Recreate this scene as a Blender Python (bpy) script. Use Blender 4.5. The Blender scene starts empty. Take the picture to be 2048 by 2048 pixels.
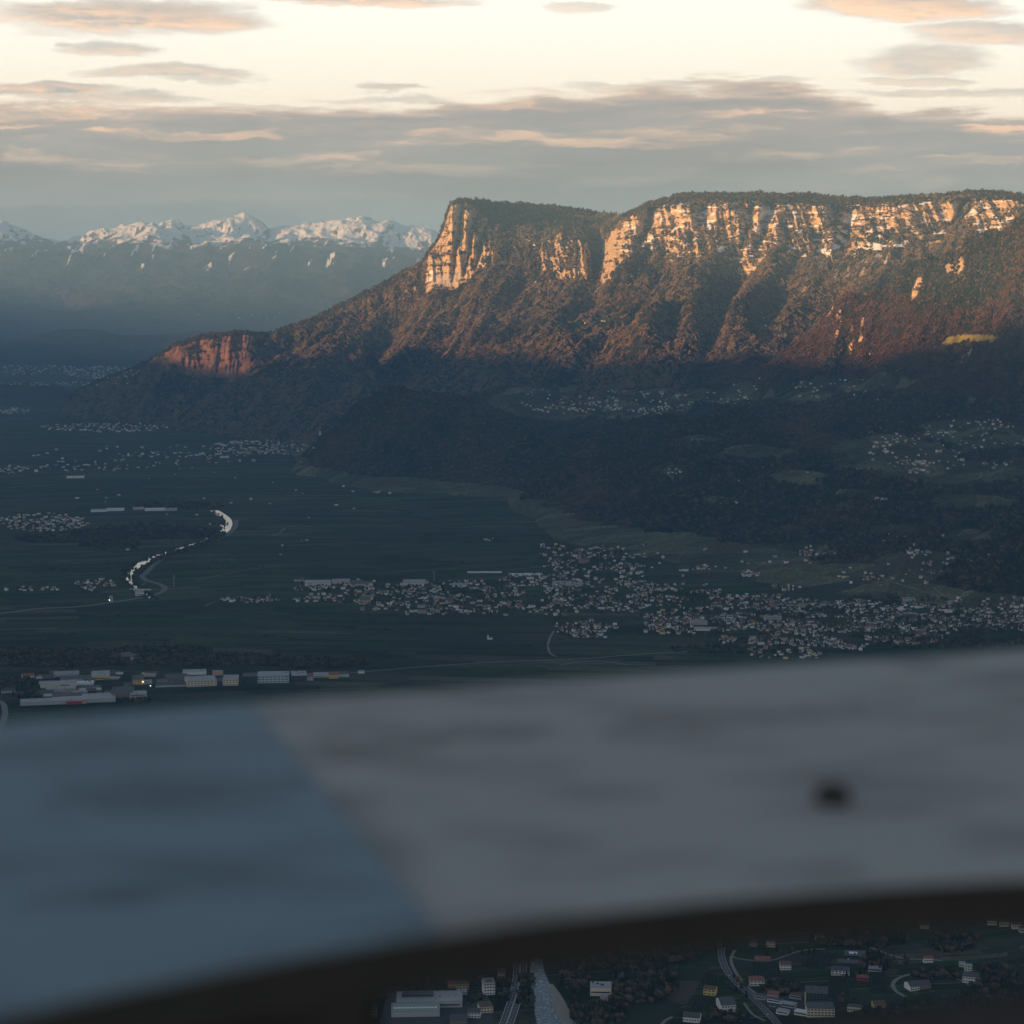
import bpy, math, random
import numpy as np
from mathutils import Vector

random.seed(7)
RNG = np.random.default_rng(11)
SC = bpy.context.scene
COL = SC.collection

# ------------------------------------------------------------------ camera
CAM_Z = 1050.0                       # height above the valley floor
F = 4107.0                           # focal length in pixels of the 2048 px photograph
PITCH = math.atan((1024 - 546) / F)
SP, CP = math.sin(PITCH), math.cos(PITCH)

cam_data = bpy.data.cameras.new('camera')
cam = bpy.data.objects.new('camera', cam_data)
COL.objects.link(cam)
cam.location = (0, 0, CAM_Z)
cam.rotation_euler = (math.pi / 2 - PITCH, 0, 0)
cam_data.sensor_width = 36
cam_data.lens = 36 * F / 2048
cam_data.clip_start = 0.05
cam_data.clip_end = 200000
cam_data.dof.use_dof = True
cam_data.dof.focus_distance = 9000
cam_data.dof.aperture_fstop = 5.0
SC.camera = cam

# ------------------------------------------------------------------ light
SUN_EL = math.radians(6.0)
SUN_HEAD = math.radians(56)          # the light travels forward and to the right
SUN_COL = (1.0, 0.53, 0.22)
SUN_E = 5.0
sd = bpy.data.lights.new('sun', 'SUN')
sd.energy = SUN_E
sd.angle = math.radians(0.5)
sd.color = SUN_COL
sun = bpy.data.objects.new('sun', sd)
COL.objects.link(sun)
sdir = Vector((math.sin(SUN_HEAD) * math.cos(SUN_EL), math.cos(SUN_HEAD) * math.cos(SUN_EL), -math.sin(SUN_EL)))
sun.rotation_euler = sdir.to_track_quat('-Z', 'Y').to_euler()
SUN_ROT = math.pi + SUN_HEAD

SC.view_settings.view_transform = 'Standard'
SC.view_settings.look = 'None'
SC.view_settings.exposure = 1.2
SC.view_settings.gamma = 1
SC.view_settings.use_curve_mapping = False
SC.render.engine = 'CYCLES'
SC.cycles.use_denoising = True
SC.cycles.volume_bounces = 1
SC.cycles.max_bounces = 6
SC.cycles.diffuse_bounces = 2
SC.cycles.sample_clamp_indirect = 4

# ------------------------------------------------------------------ pixel <-> direction (planning only)
def slope(py):
    d = (1024 - np.asarray(py, float)) / F
    return (d * CP - SP) / (CP + d * SP)

def uof(px, py=700):
    d = (1024 - np.asarray(py, float)) / F
    return (np.asarray(px, float) - 1024) / F / (CP + d * SP)

def ground(px, py, z=0.0):
    Y = (z - CAM_Z) / slope(py)
    return uof(px, py) * Y, Y

def azel(px, py):
    u, s = float(uof(px, py)), float(slope(py))
    return math.atan2(u, 1.0), math.atan2(s, math.hypot(u, 1.0))

# ------------------------------------------------------------------ node helpers
class NT:
    def __init__(self, tree):
        self.t = tree; self.n = tree.nodes; self.l = tree.links
    def new(self, typ, **kw):
        nd = self.n.new(typ)
        for k, v in kw.items():
            if k == 'inp':
                for a, b in v.items(): self.put(nd.inputs[a], b)
            else: setattr(nd, k, v)
        return nd
    def put(self, sock, v):
        if isinstance(v, bpy.types.NodeSocket): self.l.new(v, sock)
        elif v is not None: sock.default_value = v
    def math(self, op, a, b=None, c=None, clamp=False):
        nd = self.n.new('ShaderNodeMath'); nd.operation = op; nd.use_clamp = clamp
        for i, v in enumerate((a, b, c)):
            if v is not None: self.put(nd.inputs[i], v)
        return nd.outputs[0]
    def vmath(self, op, a, b=None):
        nd = self.n.new('ShaderNodeVectorMath'); nd.operation = op
        self.put(nd.inputs[0], a)
        if b is not None: self.put(nd.inputs[1], b)
        return nd.outputs[0]
    def mix(self, f, a, b, blend='MIX'):
        nd = self.n.new('ShaderNodeMix'); nd.data_type = 'RGBA'; nd.blend_type = blend
        self.put(nd.inputs[0], f); self.put(nd.inputs[6], self.c4(a)); self.put(nd.inputs[7], self.c4(b))
        return nd.outputs[2]
    @staticmethod
    def c4(v):
        return (*v, 1.0) if isinstance(v, tuple) and len(v) == 3 else v
    def smooth(self, v, a, b, lo=0.0, hi=1.0):
        nd = self.n.new('ShaderNodeMapRange'); nd.interpolation_type = 'SMOOTHSTEP'
        self.put(nd.inputs[0], v); self.put(nd.inputs[1], a); self.put(nd.inputs[2], b)
        self.put(nd.inputs[3], lo); self.put(nd.inputs[4], hi)
        return nd.outputs[0]
    def noise(self, vec, scale, detail=4, rough=0.5, col=False):
        nd = self.n.new('ShaderNodeTexNoise')
        self.put(nd.inputs['Vector'], vec); nd.inputs['Scale'].default_value = scale
        nd.inputs['Detail'].default_value = detail; nd.inputs['Roughness'].default_value = rough
        return nd.outputs['Color' if col else 'Fac']
    def scale(self, vec, s):
        return self.vmath('MULTIPLY', vec, s)
    def xyz(self, x, y, z):
        nd = self.n.new('ShaderNodeCombineXYZ')
        for i, v in enumerate((x, y, z)): self.put(nd.inputs[i], v)
        return nd.outputs[0]
    def sep(self, v):
        nd = self.n.new('ShaderNodeSeparateXYZ'); self.put(nd.inputs[0], v); return nd.outputs

# ------------------------------------------------------------------ sky
SKY_STRENGTH = 0.07
SKY_K = 0.615
def build_world():
    w = bpy.data.worlds.new('World'); SC.world = w; w.use_nodes = True
    t = NT(w.node_tree); t.n.clear()
    out = t.new('ShaderNodeOutputWorld'); bg = t.new('ShaderNodeBackground')
    bg.inputs['Strength'].default_value = SKY_STRENGTH
    t.l.new(bg.outputs[0], out.inputs[0])
    sky = t.new('ShaderNodeTexSky'); sky.sky_type = 'NISHITA'; sky.sun_disc = False
    sky.sun_elevation = SUN_EL; sky.sun_rotation = SUN_ROT
    sky.altitude = 1300; sky.air_density = 1.0; sky.dust_density = 1.0; sky.ozone_density = 1.5
    co = t.new('ShaderNodeTexCoord').outputs['Generated']
    X, Y, Z = t.sep(co)
    az = t.math('ARCTAN2', X, Y)
    el = t.math('ARCSINE', Z)
    K = 100.0                                       # work in hundredths of a radian
    A = t.math('MULTIPLY', az, K); E = t.math('MULTIPLY', el, K)
    p0 = t.xyz(A, t.math('MULTIPLY', E, 5.0), 0.0)
    wa = t.math('SUBTRACT', t.noise(p0, 0.16, 6, 0.62), 0.5)
    wb = t.math('SUBTRACT', t.noise(t.vmath('ADD', p0, (31.0, 7.0, 3.0)), 0.10, 6, 0.62), 0.5)
    p1 = t.xyz(A, t.math('MULTIPLY', E, 3.5), 0.0)
    wc = t.math('SUBTRACT', t.noise(t.vmath('ADD', p1, (3.0, 17.0, 8.0)), 0.55, 6, 0.68), 0.5)
    wd = t.math('SUBTRACT', t.noise(t.vmath('ADD', p1, (13.0, 41.0, 5.0)), 0.50, 6, 0.68), 0.5)
    A2 = t.math('ADD', A, t.math('ADD', t.math('MULTIPLY', wa, 6.0), t.math('MULTIPLY', wc, 3.0)))
    E2 = t.math('ADD', E, t.math('ADD', t.math('MULTIPLY', wb, 1.7), t.math('MULTIPLY', wd, 0.75)))
    inv = 1.0 / SKY_STRENGTH
    def rad(c): return tuple(v * inv * SKY_K for v in c)
    # thin bright veil of high cloud over the clear sky: cream low down, thinning upwards
    veil = t.smooth(E, 26.0, 12.0)
    zen = t.mix(1.0, sky.outputs[0], (0.58, 0.78, 0.92), "MULTIPLY")
    cream_lo, cream_hi = rad((1.08, 0.90, 0.69)), rad((1.04, 0.96, 0.83))
    cream = t.mix(t.smooth(E, 7.0, 12.0), cream_lo, cream_hi)
    dn = t.new('ShaderNodeVectorMath'); dn.operation = 'DOT_PRODUCT'; t.put(dn.inputs[0], co); t.put(dn.inputs[1], tuple(-sdir))
    glow = t.smooth(dn.outputs['Value'], 0.5, 1.0)
    cream = t.mix(glow, cream, rad((1.7, 1.5, 1.25)))
    veil = t.math('MAXIMUM', veil, t.math('MULTIPLY', t.smooth(dn.outputs['Value'], 0.6, 1.0), 0.35))
    col = t.mix(t.math('MULTIPLY', veil, 0.97), zen, cream)
    # broken clouds, each at its own bearing and height: px, py, half width, half height, density
    clouds = [(255, 35, 290, 42, 1.0), (120, 25, 160, 30, .6), (210, 100, 90, 16, .75), (350, 145, 170, 16, .8), (90, 178, 170, 16, 1.0),
              (410, 163, 80, 8, .55), (250, 198, 180, 12, .75), (770, 172, 85, 9, .75), (1165, 12, 65, 14, .55), (700, -4, 260, 14, .9),
              (1810, 12, 210, 30, 1.0), (1960, 62, 150, 26, .8), (1850, 115, 140, 32, .72), (1850, 160, 100, 14, .6), (1460, 162, 190, 10, .6),
              (1900, 187, 190, 10, .6), (1270, 178, 150, 14, .55), (780, 196, 160, 10, .5), (540, 212, 110, 9, .5)]
    dens = None; under = None
    for px, py, rx, ry, d in clouds:
        a, e = azel(px, py)
        dx = t.math('MULTIPLY', t.math('SUBTRACT', A2, a * K), 1.0 / (rx / F * K))
        dy = t.math('MULTIPLY', t.math('SUBTRACT', E2, e * K), 1.0 / (ry / F * K))
        r2 = t.math('ADD', t.math('MULTIPLY', dx, dx), t.math('MULTIPLY', dy, dy))
        b = t.smooth(r2, 1.25, 0.25, 0.0, d)
        dens = b if dens is None else t.math('MAXIMUM', dens, b)
        lo = t.math('MULTIPLY', b, t.smooth(t.math('ADD', dy, t.math('MULTIPLY', dx, .35)), 1.3, -0.5))
        under = lo if under is None else t.math('MAXIMUM', under, lo)
    # the rest of the sky: scattered flat clouds of the same sort
    far = t.noise(t.xyz(A, t.math('MULTIPLY', E, 3.2), 5.0), 0.035, 6, 0.55)
    outside = t.math('MAXIMUM', t.smooth(t.math('ABSOLUTE', A), 26.0, 34.0), t.smooth(E, 13.5, 18.0))
    scat = t.math('MULTIPLY', t.smooth(far, 0.5, 0.68), outside)
    dens = t.math('MAXIMUM', dens, t.math('MULTIPLY', scat, 0.8))
    streak = t.noise(t.xyz(A, t.math('MULTIPLY', E, 9.0), 2.0), 0.11, 5, 0.6)
    lit = t.math('MULTIPLY', t.math('ADD', under, t.math('MULTIPLY', scat, .5)), t.smooth(t.math('ADD', streak, wd), 0.22, 0.62), clamp=True)
    ccol = t.mix(lit, t.mix(t.smooth(wc, -.2, .2), rad((0.335, 0.33, 0.325)), rad((0.46, 0.42, 0.39))), rad((1.08, 0.68, 0.43)))
    dens = t.math('MULTIPLY', dens, t.smooth(wd, -.5, .05, .6, 1.0))
    col = t.mix(dens, col, ccol)
    # the long bank of cloud lying over the horizon
    lines = [(0, 205), (350, 205), (600, 212), (800, 200), (960, 185), (1150, 168), (1350, 172), (1560, 170), (1720, 195), (1800, 212), (2048, 225)]
    top = None
    for (xa, ya), (xb, yb) in zip(lines, lines[1:]):
        a0, e0 = azel(xa, ya); a1, e1 = azel(xb, yb)
        seg = t.smooth(A, a0 * K, a1 * K, 0.0, (e1 - e0) * K)
        top = t.math('ADD', seg, azel(*lines[0])[1] * K) if top is None else t.math('ADD', top, seg)
    rag = t.math('ADD', t.math('MULTIPLY', t.math('SUBTRACT', t.noise(t.xyz(A, t.math('MULTIPLY', E, 7.0), 9.0), 0.13, 7, 0.62), 0.5), 3.0), t.math('MULTIPLY', wd, .8))
    dE = t.math('SUBTRACT', t.math('ADD', top, rag), E)
    bank = t.smooth(dE, -0.12, 0.40)
    def layer(off, k, sc, z):
        return t.noise(t.xyz(t.math('MULTIPLY', A2, k), t.math('MULTIPLY', t.math('ADD', E2, off), 3.6), z), sc, 6, 0.56)
    n1, n2 = layer(0.0, .42, .20, 4.0), layer(-0.5, .42, .20, 4.0)
    m1, m2 = layer(0.0, .34, .62, 14.0), layer(-0.16, .34, .62, 14.0)
    fade = t.smooth(dE, 4.4, 0.8)
    rel = t.math('ADD', t.math('MULTIPLY', t.math('SUBTRACT', n1, n2), 1.5), t.math('MULTIPLY', t.math('SUBTRACT', m1, m2), 0.55))
    warm = t.math('MULTIPLY', t.smooth(rel, 0.0, 0.34), t.math('ADD', t.math('MULTIPLY', fade, .88), .08))
    cool = t.math('MULTIPLY', t.smooth(rel, 0.0, -0.22), t.math('ADD', t.math('MULTIPLY', fade, .6), .25))
    grey = t.mix(t.smooth(dE, 0.3, 4.5), rad((0.385, 0.305, 0.27)), rad((0.215, 0.162, 0.145)))
    grey = t.mix(t.smooth(n1, .40, .62, 0, .5), grey, rad((0.41, 0.33, 0.285)))
    bcol = t.mix(cool, grey, rad((0.30, 0.26, 0.245)))
    bcol = t.mix(warm, bcol, rad((1.05, 0.62, 0.37)))
    hole = t.math('MULTIPLY', t.smooth(n1, .36, .25), t.smooth(dE, 2.6, .6))
    bcol = t.mix(t.math('MULTIPLY', hole, .8), bcol, rad((0.95, 0.74, 0.52)))
    edge = t.math('MULTIPLY', t.smooth(dE, 0.9, 0.1), 0.6)
    bcol = t.mix(edge, bcol, rad((0.80, 0.545, 0.385)))
    col = t.mix(bank, col, bcol)
    below = t.smooth(E, -0.5, -4.0)
    col = t.mix(below, col, rad((0.05, 0.055, 0.06)))
    t.l.new(col, bg.inputs['Color'])
build_world()

# ------------------------------------------------------------------ numpy noise
def _h(ix, iy, seed):
    n = (ix.astype(np.int64) * 374761393 + iy.astype(np.int64) * 668265263 + seed * 974634761) & 0xFFFFFFFF
    n = ((n ^ (n >> 13)) * 1274126177) & 0xFFFFFFFF
    return (n ^ (n >> 16)) & 0xFFFFFFFF

def pnoise(x, y, seed=0):
    x = np.asarray(x, float); y = np.asarray(y, float)
    ix = np.floor(x).astype(np.int64); iy = np.floor(y).astype(np.int64)
    fx = x - ix; fy = y - iy
    u = fx * fx * fx * (fx * (fx * 6 - 15) + 10); v = fy * fy * fy * (fy * (fy * 6 - 15) + 10)
    def g(i, j, dx, dy):
        a = _h(i, j, seed) * (2 * math.pi / 4294967296.0)
        return np.cos(a) * dx + np.sin(a) * dy
    a = g(ix, iy, fx, fy); b = g(ix + 1, iy, fx - 1, fy)
    c = g(ix, iy + 1, fx, fy - 1); d = g(ix + 1, iy + 1, fx - 1, fy - 1)
    return ((a + (b - a) * u) * (1 - v) + (c + (d - c) * u) * v) * 1.5

def fbm(x, y, o=4, seed=0, gain=0.5):
    s = 0; a = 1.0; t = 0
    for i in range(o):
        s = s + a * pnoise(x * 2 ** i + 17.3 * i, y * 2 ** i - 9.1 * i, seed + i); t += a; a *= gain
    return s / t

def ridged(x, y, o=4, seed=0, gain=0.5):
    s = 0; a = 1.0; t = 0
    for i in range(o):
        s = s + a * (1 - np.abs(pnoise(x * 2 ** i + 5.7 * i, y * 2 ** i + 3.3 * i, seed + i)) * 1.6); t += a; a *= gain
    return s / t

def sstep(a, b, x):
    t = np.clip((x - a) / (b - a), 0, 1)
    return t * t * (3 - 2 * t)

# ------------------------------------------------------------------ mesh helpers
def grid_mesh(name, X, Y, Z, mat, attrs=None, smooth=True):
    R, C = X.shape
    me = bpy.data.meshes.new(name)
    me.vertices.add(R * C)
    me.vertices.foreach_set('co', np.stack([X, Y, Z], -1).astype(np.float32).ravel())
    i = np.arange(R - 1)[:, None] * C + np.arange(C - 1)[None, :]
    q = np.stack([i, i + 1, i + C + 1, i + C], -1).reshape(-1, 4)
    n = len(q)
    me.loops.add(n * 4); me.loops.foreach_set('vertex_index', q.astype(np.int32).ravel())
    me.polygons.add(n)
    me.polygons.foreach_set('loop_start', np.arange(0, n * 4, 4, dtype=np.int32))
    me.polygons.foreach_set('use_smooth', np.full(n, smooth, dtype=bool))
    me.update(calc_edges=True)
    for k, a in (attrs or {}).items():
        at = me.attributes.new(k, 'FLOAT', 'POINT'); at.data.foreach_set('value', a.astype(np.float32).ravel())
    me.materials.append(mat)
    o = bpy.data.objects.new(name, me); COL.objects.link(o)
    return o

def normals_z(X, Y, Z):
    P = np.stack([X, Y, Z], -1)
    dr = np.gradient(P, axis=0); dc = np.gradient(P, axis=1)
    n = np.cross(dc, dr); n /= np.linalg.norm(n, axis=-1, keepdims=True) + 1e-9
    return n

def structure(o, label=None):
    o['kind'] = 'structure'
    if label: o['label'] = label
    return o

GRIDS = []
class Grid:
    """a terrain sheet whose columns run away from the camera; answers where a line of sight meets it"""
    def __init__(s, X, Y, Z, u, order=1):
        s.X, s.Y, s.Z, s.u = X, Y, Z, u
        s.S = (Z - CAM_Z) / Y
        GRIDS.append(s)
    def hit(s, px, py):
        u = float(uof(px, py)); m = float(slope(py))
        c = int(np.searchsorted(s.u, u))
        if c <= 0 or c >= len(s.u): return None
        col = s.S[:, c]
        k = np.nonzero(col >= m)[0]
        if len(k) == 0 or k[0] == 0: return None
        k = k[0]; a, b = col[k - 1], col[k]
        f = (m - a) / (b - a + 1e-12)
        Y = s.Y[k - 1, c] + f * (s.Y[k, c] - s.Y[k - 1, c])
        return u * Y, Y, CAM_Z + m * Y

def hit(px, py):
    best = None
    for g in GRIDS:
        h = g.hit(px, py)
        if h and (best is None or h[1] < best[1]): best = h
    return best

# ------------------------------------------------------------------ materials
def material(name):
    m = bpy.data.materials.new(name); m.use_nodes = True
    t = NT(m.node_tree); t.n.clear()
    out = t.new('ShaderNodeOutputMaterial'); b = t.new('ShaderNodeBsdfPrincipled')
    b.inputs['Roughness'].default_value = 0.9
    b.inputs['Specular IOR Level'].default_value = 0.2
    t.l.new(b.outputs[0], out.inputs[0])
    t.b = b; t.out = out
    return m, t

def plain(name, col, rough=0.8, var=0.12, scale=0.4, spec=0.3, metal=0.0):
    m, t = material(name)
    co = t.new('ShaderNodeTexCoord').outputs['Object']
    n = t.noise(co, scale, 4, 0.6)
    c = t.mix(n, tuple(v * (1 - var) for v in col), tuple(min(1, v * (1 + var)) for v in col))
    t.l.new(c, t.b.inputs['Base Color'])
    t.b.inputs['Roughness'].default_value = rough
    t.b.inputs['Specular IOR Level'].default_value = spec
    t.b.inputs['Metallic'].default_value = metal
    return m

def attr(t, name):
    nd = t.new('ShaderNodeAttribute'); nd.attribute_name = name
    return nd.outputs['Fac']

FOREST_A, FOREST_B = (0.060, 0.044, 0.030), (0.022, 0.028, 0.017)
def terrain_material(name, rock_a=(0.66, 0.48, 0.27), rock_b=(0.38, 0.28, 0.18), green=(0.075, 0.10, 0.03), forest_k=1.0, far=1.0):
    m, t = material(name)
    P = t.new('ShaderNodeNewGeometry').outputs['Position']
    big = t.noise(P, 1 / (420.0 * far), 5, 0.6)
    mid = t.noise(P, 1 / (60.0 * far), 5, 0.65)
    fine = t.noise(P, 1 / (11.0 * far), 3, 0.7)
    fa = t.mix(t.smooth(t.math('ADD', big, t.math('MULTIPLY', mid, 0.35)), 0.52, 0.80), FOREST_A, FOREST_B)
    fa = t.mix(1.0, fa, t.mix(t.smooth(fine, 0.3, 0.72), (0.45, 0.45, 0.5), (1.55, 1.45, 1.3)), 'MULTIPLY')
    fa = t.mix(1.0, fa, (forest_k,) * 3, 'MULTIPLY')
    x, y, z = t.sep(P)
    streak = t.noise(t.xyz(x, y, t.math('MULTIPLY', z, 0.12)), 1 / (22.0 * far), 5, 0.65)
    strata = t.noise(t.xyz(t.math('MULTIPLY', x, 0.05), t.math('MULTIPLY', y, 0.05), z), 1 / (16.0 * far), 4, 0.6)
    rk = t.mix(t.smooth(t.math('ADD', streak, t.math('MULTIPLY', strata, 0.5)), 0.55, 0.95), rock_b, rock_a)
    rk = t.mix(t.smooth(mid, 0.52, 0.72, 0, .8), rk, tuple(v * 0.62 for v in rock_b))
    vo = t.new('ShaderNodeTexVoronoi'); vo.voronoi_dimensions = '2D'; vo.inputs['Scale'].default_value = 1 / 95.0
    t.l.new(t.scale(P, (0.55, 1.0, 1.0)), vo.inputs['Vector'])
    vc = t.sep(vo.outputs['Color'])
    gr = t.mix(t.smooth(mid, 0.35, 0.7), tuple(v * 0.55 for v in green), green)
    gr = t.mix(1.0, gr, t.mix(vc[0], (0.35, 0.38, 0.4), (1.35, 1.3, 1.2)), 'MULTIPLY')
    gr = t.mix(t.math('MULTIPLY', t.math('GREATER_THAN', vc[1], 0.72), 0.7), gr, (0.075, 0.058, 0.042))
    gr = t.mix(1.0, gr, t.mix(t.smooth(fine, .3, .7), (0.5, 0.5, 0.5), (1.35, 1.35, 1.3)), 'MULTIPLY')
    jitter = t.math('MULTIPLY', t.math('SUBTRACT', fine, 0.5), 0.7)
    def mask(n, w=0.12):
        return t.smooth(t.math('ADD', attr(t, n), jitter), 0.5 - w, 0.5 + w)
    c = t.mix(mask('meadow'), fa, gr)
    c = t.mix(mask('sunlit_grass'), c, t.mix(fine, (0.20, 0.17, 0.04), (0.34, 0.28, 0.07)))  # yellow sunlight on the green meadow, put into the grass colour
    c = t.mix(mask('rock'), c, rk)
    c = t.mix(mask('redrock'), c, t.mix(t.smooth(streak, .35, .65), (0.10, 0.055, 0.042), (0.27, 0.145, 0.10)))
    c = t.mix(mask('scree', .2), c, t.mix(fine, (0.40, 0.33, 0.27), (0.52, 0.44, 0.36)))
    c = t.mix(mask('snow', .15), c, (0.80, 0.80, 0.82))
    t.l.new(c, t.b.inputs['Base Color'])
    t.b.inputs['Specular IOR Level'].default_value = 0.05
    bump = t.new('ShaderNodeBump'); bump.inputs['Strength'].default_value = 0.8
    bump.inputs['Distance'].default_value = 6.0 * far
    t.l.new(fine, bump.inputs['Height']); t.l.new(bump.outputs[0], t.b.inputs['Normal'])
    return m

# ------------------------------------------------------------------ the long mountain with its cliffs
# per bearing: (px, [(py, distance km) from the foot up to the skyline])
MT = [
 (110, [(846, 14.9), (844, 14.95), (842, 15.0), (840, 15.05), (838, 15.1), (836, 15.2)]),
 (150, [(838, 14.9), (826, 15.0), (812, 15.05), (800, 15.1), (786, 15.2), (782, 15.4)]),
 (220, [(842, 14.6), (812, 14.9), (784, 15.1), (766, 15.2), (758, 15.3), (752, 15.5)]),
 (290, [(850, 14.2), (805, 14.6), (768, 15.0), (745, 15.1), (732, 15.2), (728, 15.5)]),
 (350, [(862, 13.7), (815, 14.2), (765, 14.7), (730, 15.0), (694, 15.12), (689, 15.5)]),
 (420, [(874, 13.3), (815, 13.9), (755, 14.5), (722, 14.9), (675, 15.02), (670, 15.5)]),
 (490, [(878, 13.1), (818, 13.7), (750, 14.4), (700, 14.9), (669, 15.0), (664, 15.5)]),
 (530, [(884, 12.9), (822, 13.5), (748, 14.3), (692, 15.0), (678, 15.1), (671, 15.6)]),
 (620, [(905, 12.3), (822, 13.2), (738, 14.2), (668, 15.1), (652, 15.2), (640, 15.7)]),
 (700, [(935, 11.6), (822, 12.9), (732, 14.0), (632, 15.1), (612, 15.25), (600, 15.7)]),
 (780, [(940, 11.5), (822, 12.8), (722, 13.9), (602, 15.0), (576, 15.2), (560, 15.6)]),
 (850, [(940, 11.5), (822, 12.7), (716, 13.8), (560, 14.9), (530, 15.1), (521, 15.4)]),
 (862, [(940, 11.5), (822, 12.7), (714, 13.7), (548, 14.9), (502, 15.02), (498, 15.3)]),
 (880, [(940, 11.5), (822, 12.6), (712, 13.7), (552, 14.85), (482, 14.98), (478, 15.3)]),
 (893, [(940, 11.5), (822, 12.6), (710, 13.7), (556, 14.8), (445, 14.95), (441, 15.25)]),
 (901, [(940, 11.5), (822, 12.6), (708, 13.7), (560, 14.75), (408, 14.95), (404, 15.3)]),
 (930, [(940, 11.5), (820, 12.6), (704, 13.6), (552, 14.7), (406, 14.95), (397, 15.4)]),
 (955, [(940, 11.5), (815, 12.6), (698, 13.5), (540, 14.7), (420, 15.0), (401, 15.6)]),
 (985, [(940, 11.5), (805, 12.5), (690, 13.5), (530, 14.7), (455, 15.05), (404, 15.9)]),
 (1050, [(940, 11.4), (795, 12.4), (680, 13.4), (540, 14.6), (458, 15.1), (407, 16.1)]),
 (1110, [(940, 11.3), (790, 12.3), (672, 13.3), (548, 14.5), (462, 14.95), (413, 16.2)]),
 (1160, [(940, 11.2), (786, 12.25), (666, 13.2), (548, 14.4), (462, 14.95), (419, 16.2)]),
 (1190, [(940, 11.2), (784, 12.2), (662, 13.15), (552, 14.35), (455, 15.2), (424, 16.2)]),
 (1216, [(940, 11.1), (782, 12.2), (658, 13.1), (546, 14.1), (462, 14.6), (429, 15.8)]),
 (1245, [(940, 11.1), (780, 12.1), (654, 13.0), (518, 14.0), (442, 14.3), (431, 14.9)]),
 (1300, [(940, 11.0), (776, 12.0), (648, 12.9), (505, 13.8), (416, 14.1), (403, 14.6)]),
 (1370, [(940, 10.9), (772, 11.9), (642, 12.8), (495, 13.6), (411, 13.95), (388, 14.5)]),
 (1480, [(930, 10.8), (766, 11.8), (634, 12.6), (500, 13.4), (408, 13.8), (387, 14.4)]),
 (1600, [(920, 10.6), (760, 11.7), (622, 12.4), (498, 13.2), (410, 13.6), (390, 14.2)]),
 (1700, [(910, 10.5), (750, 11.6), (612, 12.2), (496, 13.0), (418, 13.4), (396, 14.0)]),
 (1750, [(905, 10.5), (745, 11.5), (606, 12.1), (482, 12.9), (413, 13.2), (398, 13.8)]),
 (1850, [(900, 10.4), (735, 11.4), (596, 12.0), (462, 12.7), (404, 13.0), (391, 13.6)]),
 (1960, [(900, 10.3), (725, 11.3), (584, 11.8), (455, 12.5), (399, 12.8), (384, 13.4)]),
 (2048, [(900, 10.2), (715, 11.2), (572, 11.7), (450, 12.3), (405, 12.6), (391, 13.2)]),
 (2300, [(900, 10.0), (700, 11.0), (560, 11.5), (450, 12.0), (405, 12.3), (391, 12.9)]),
]
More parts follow.
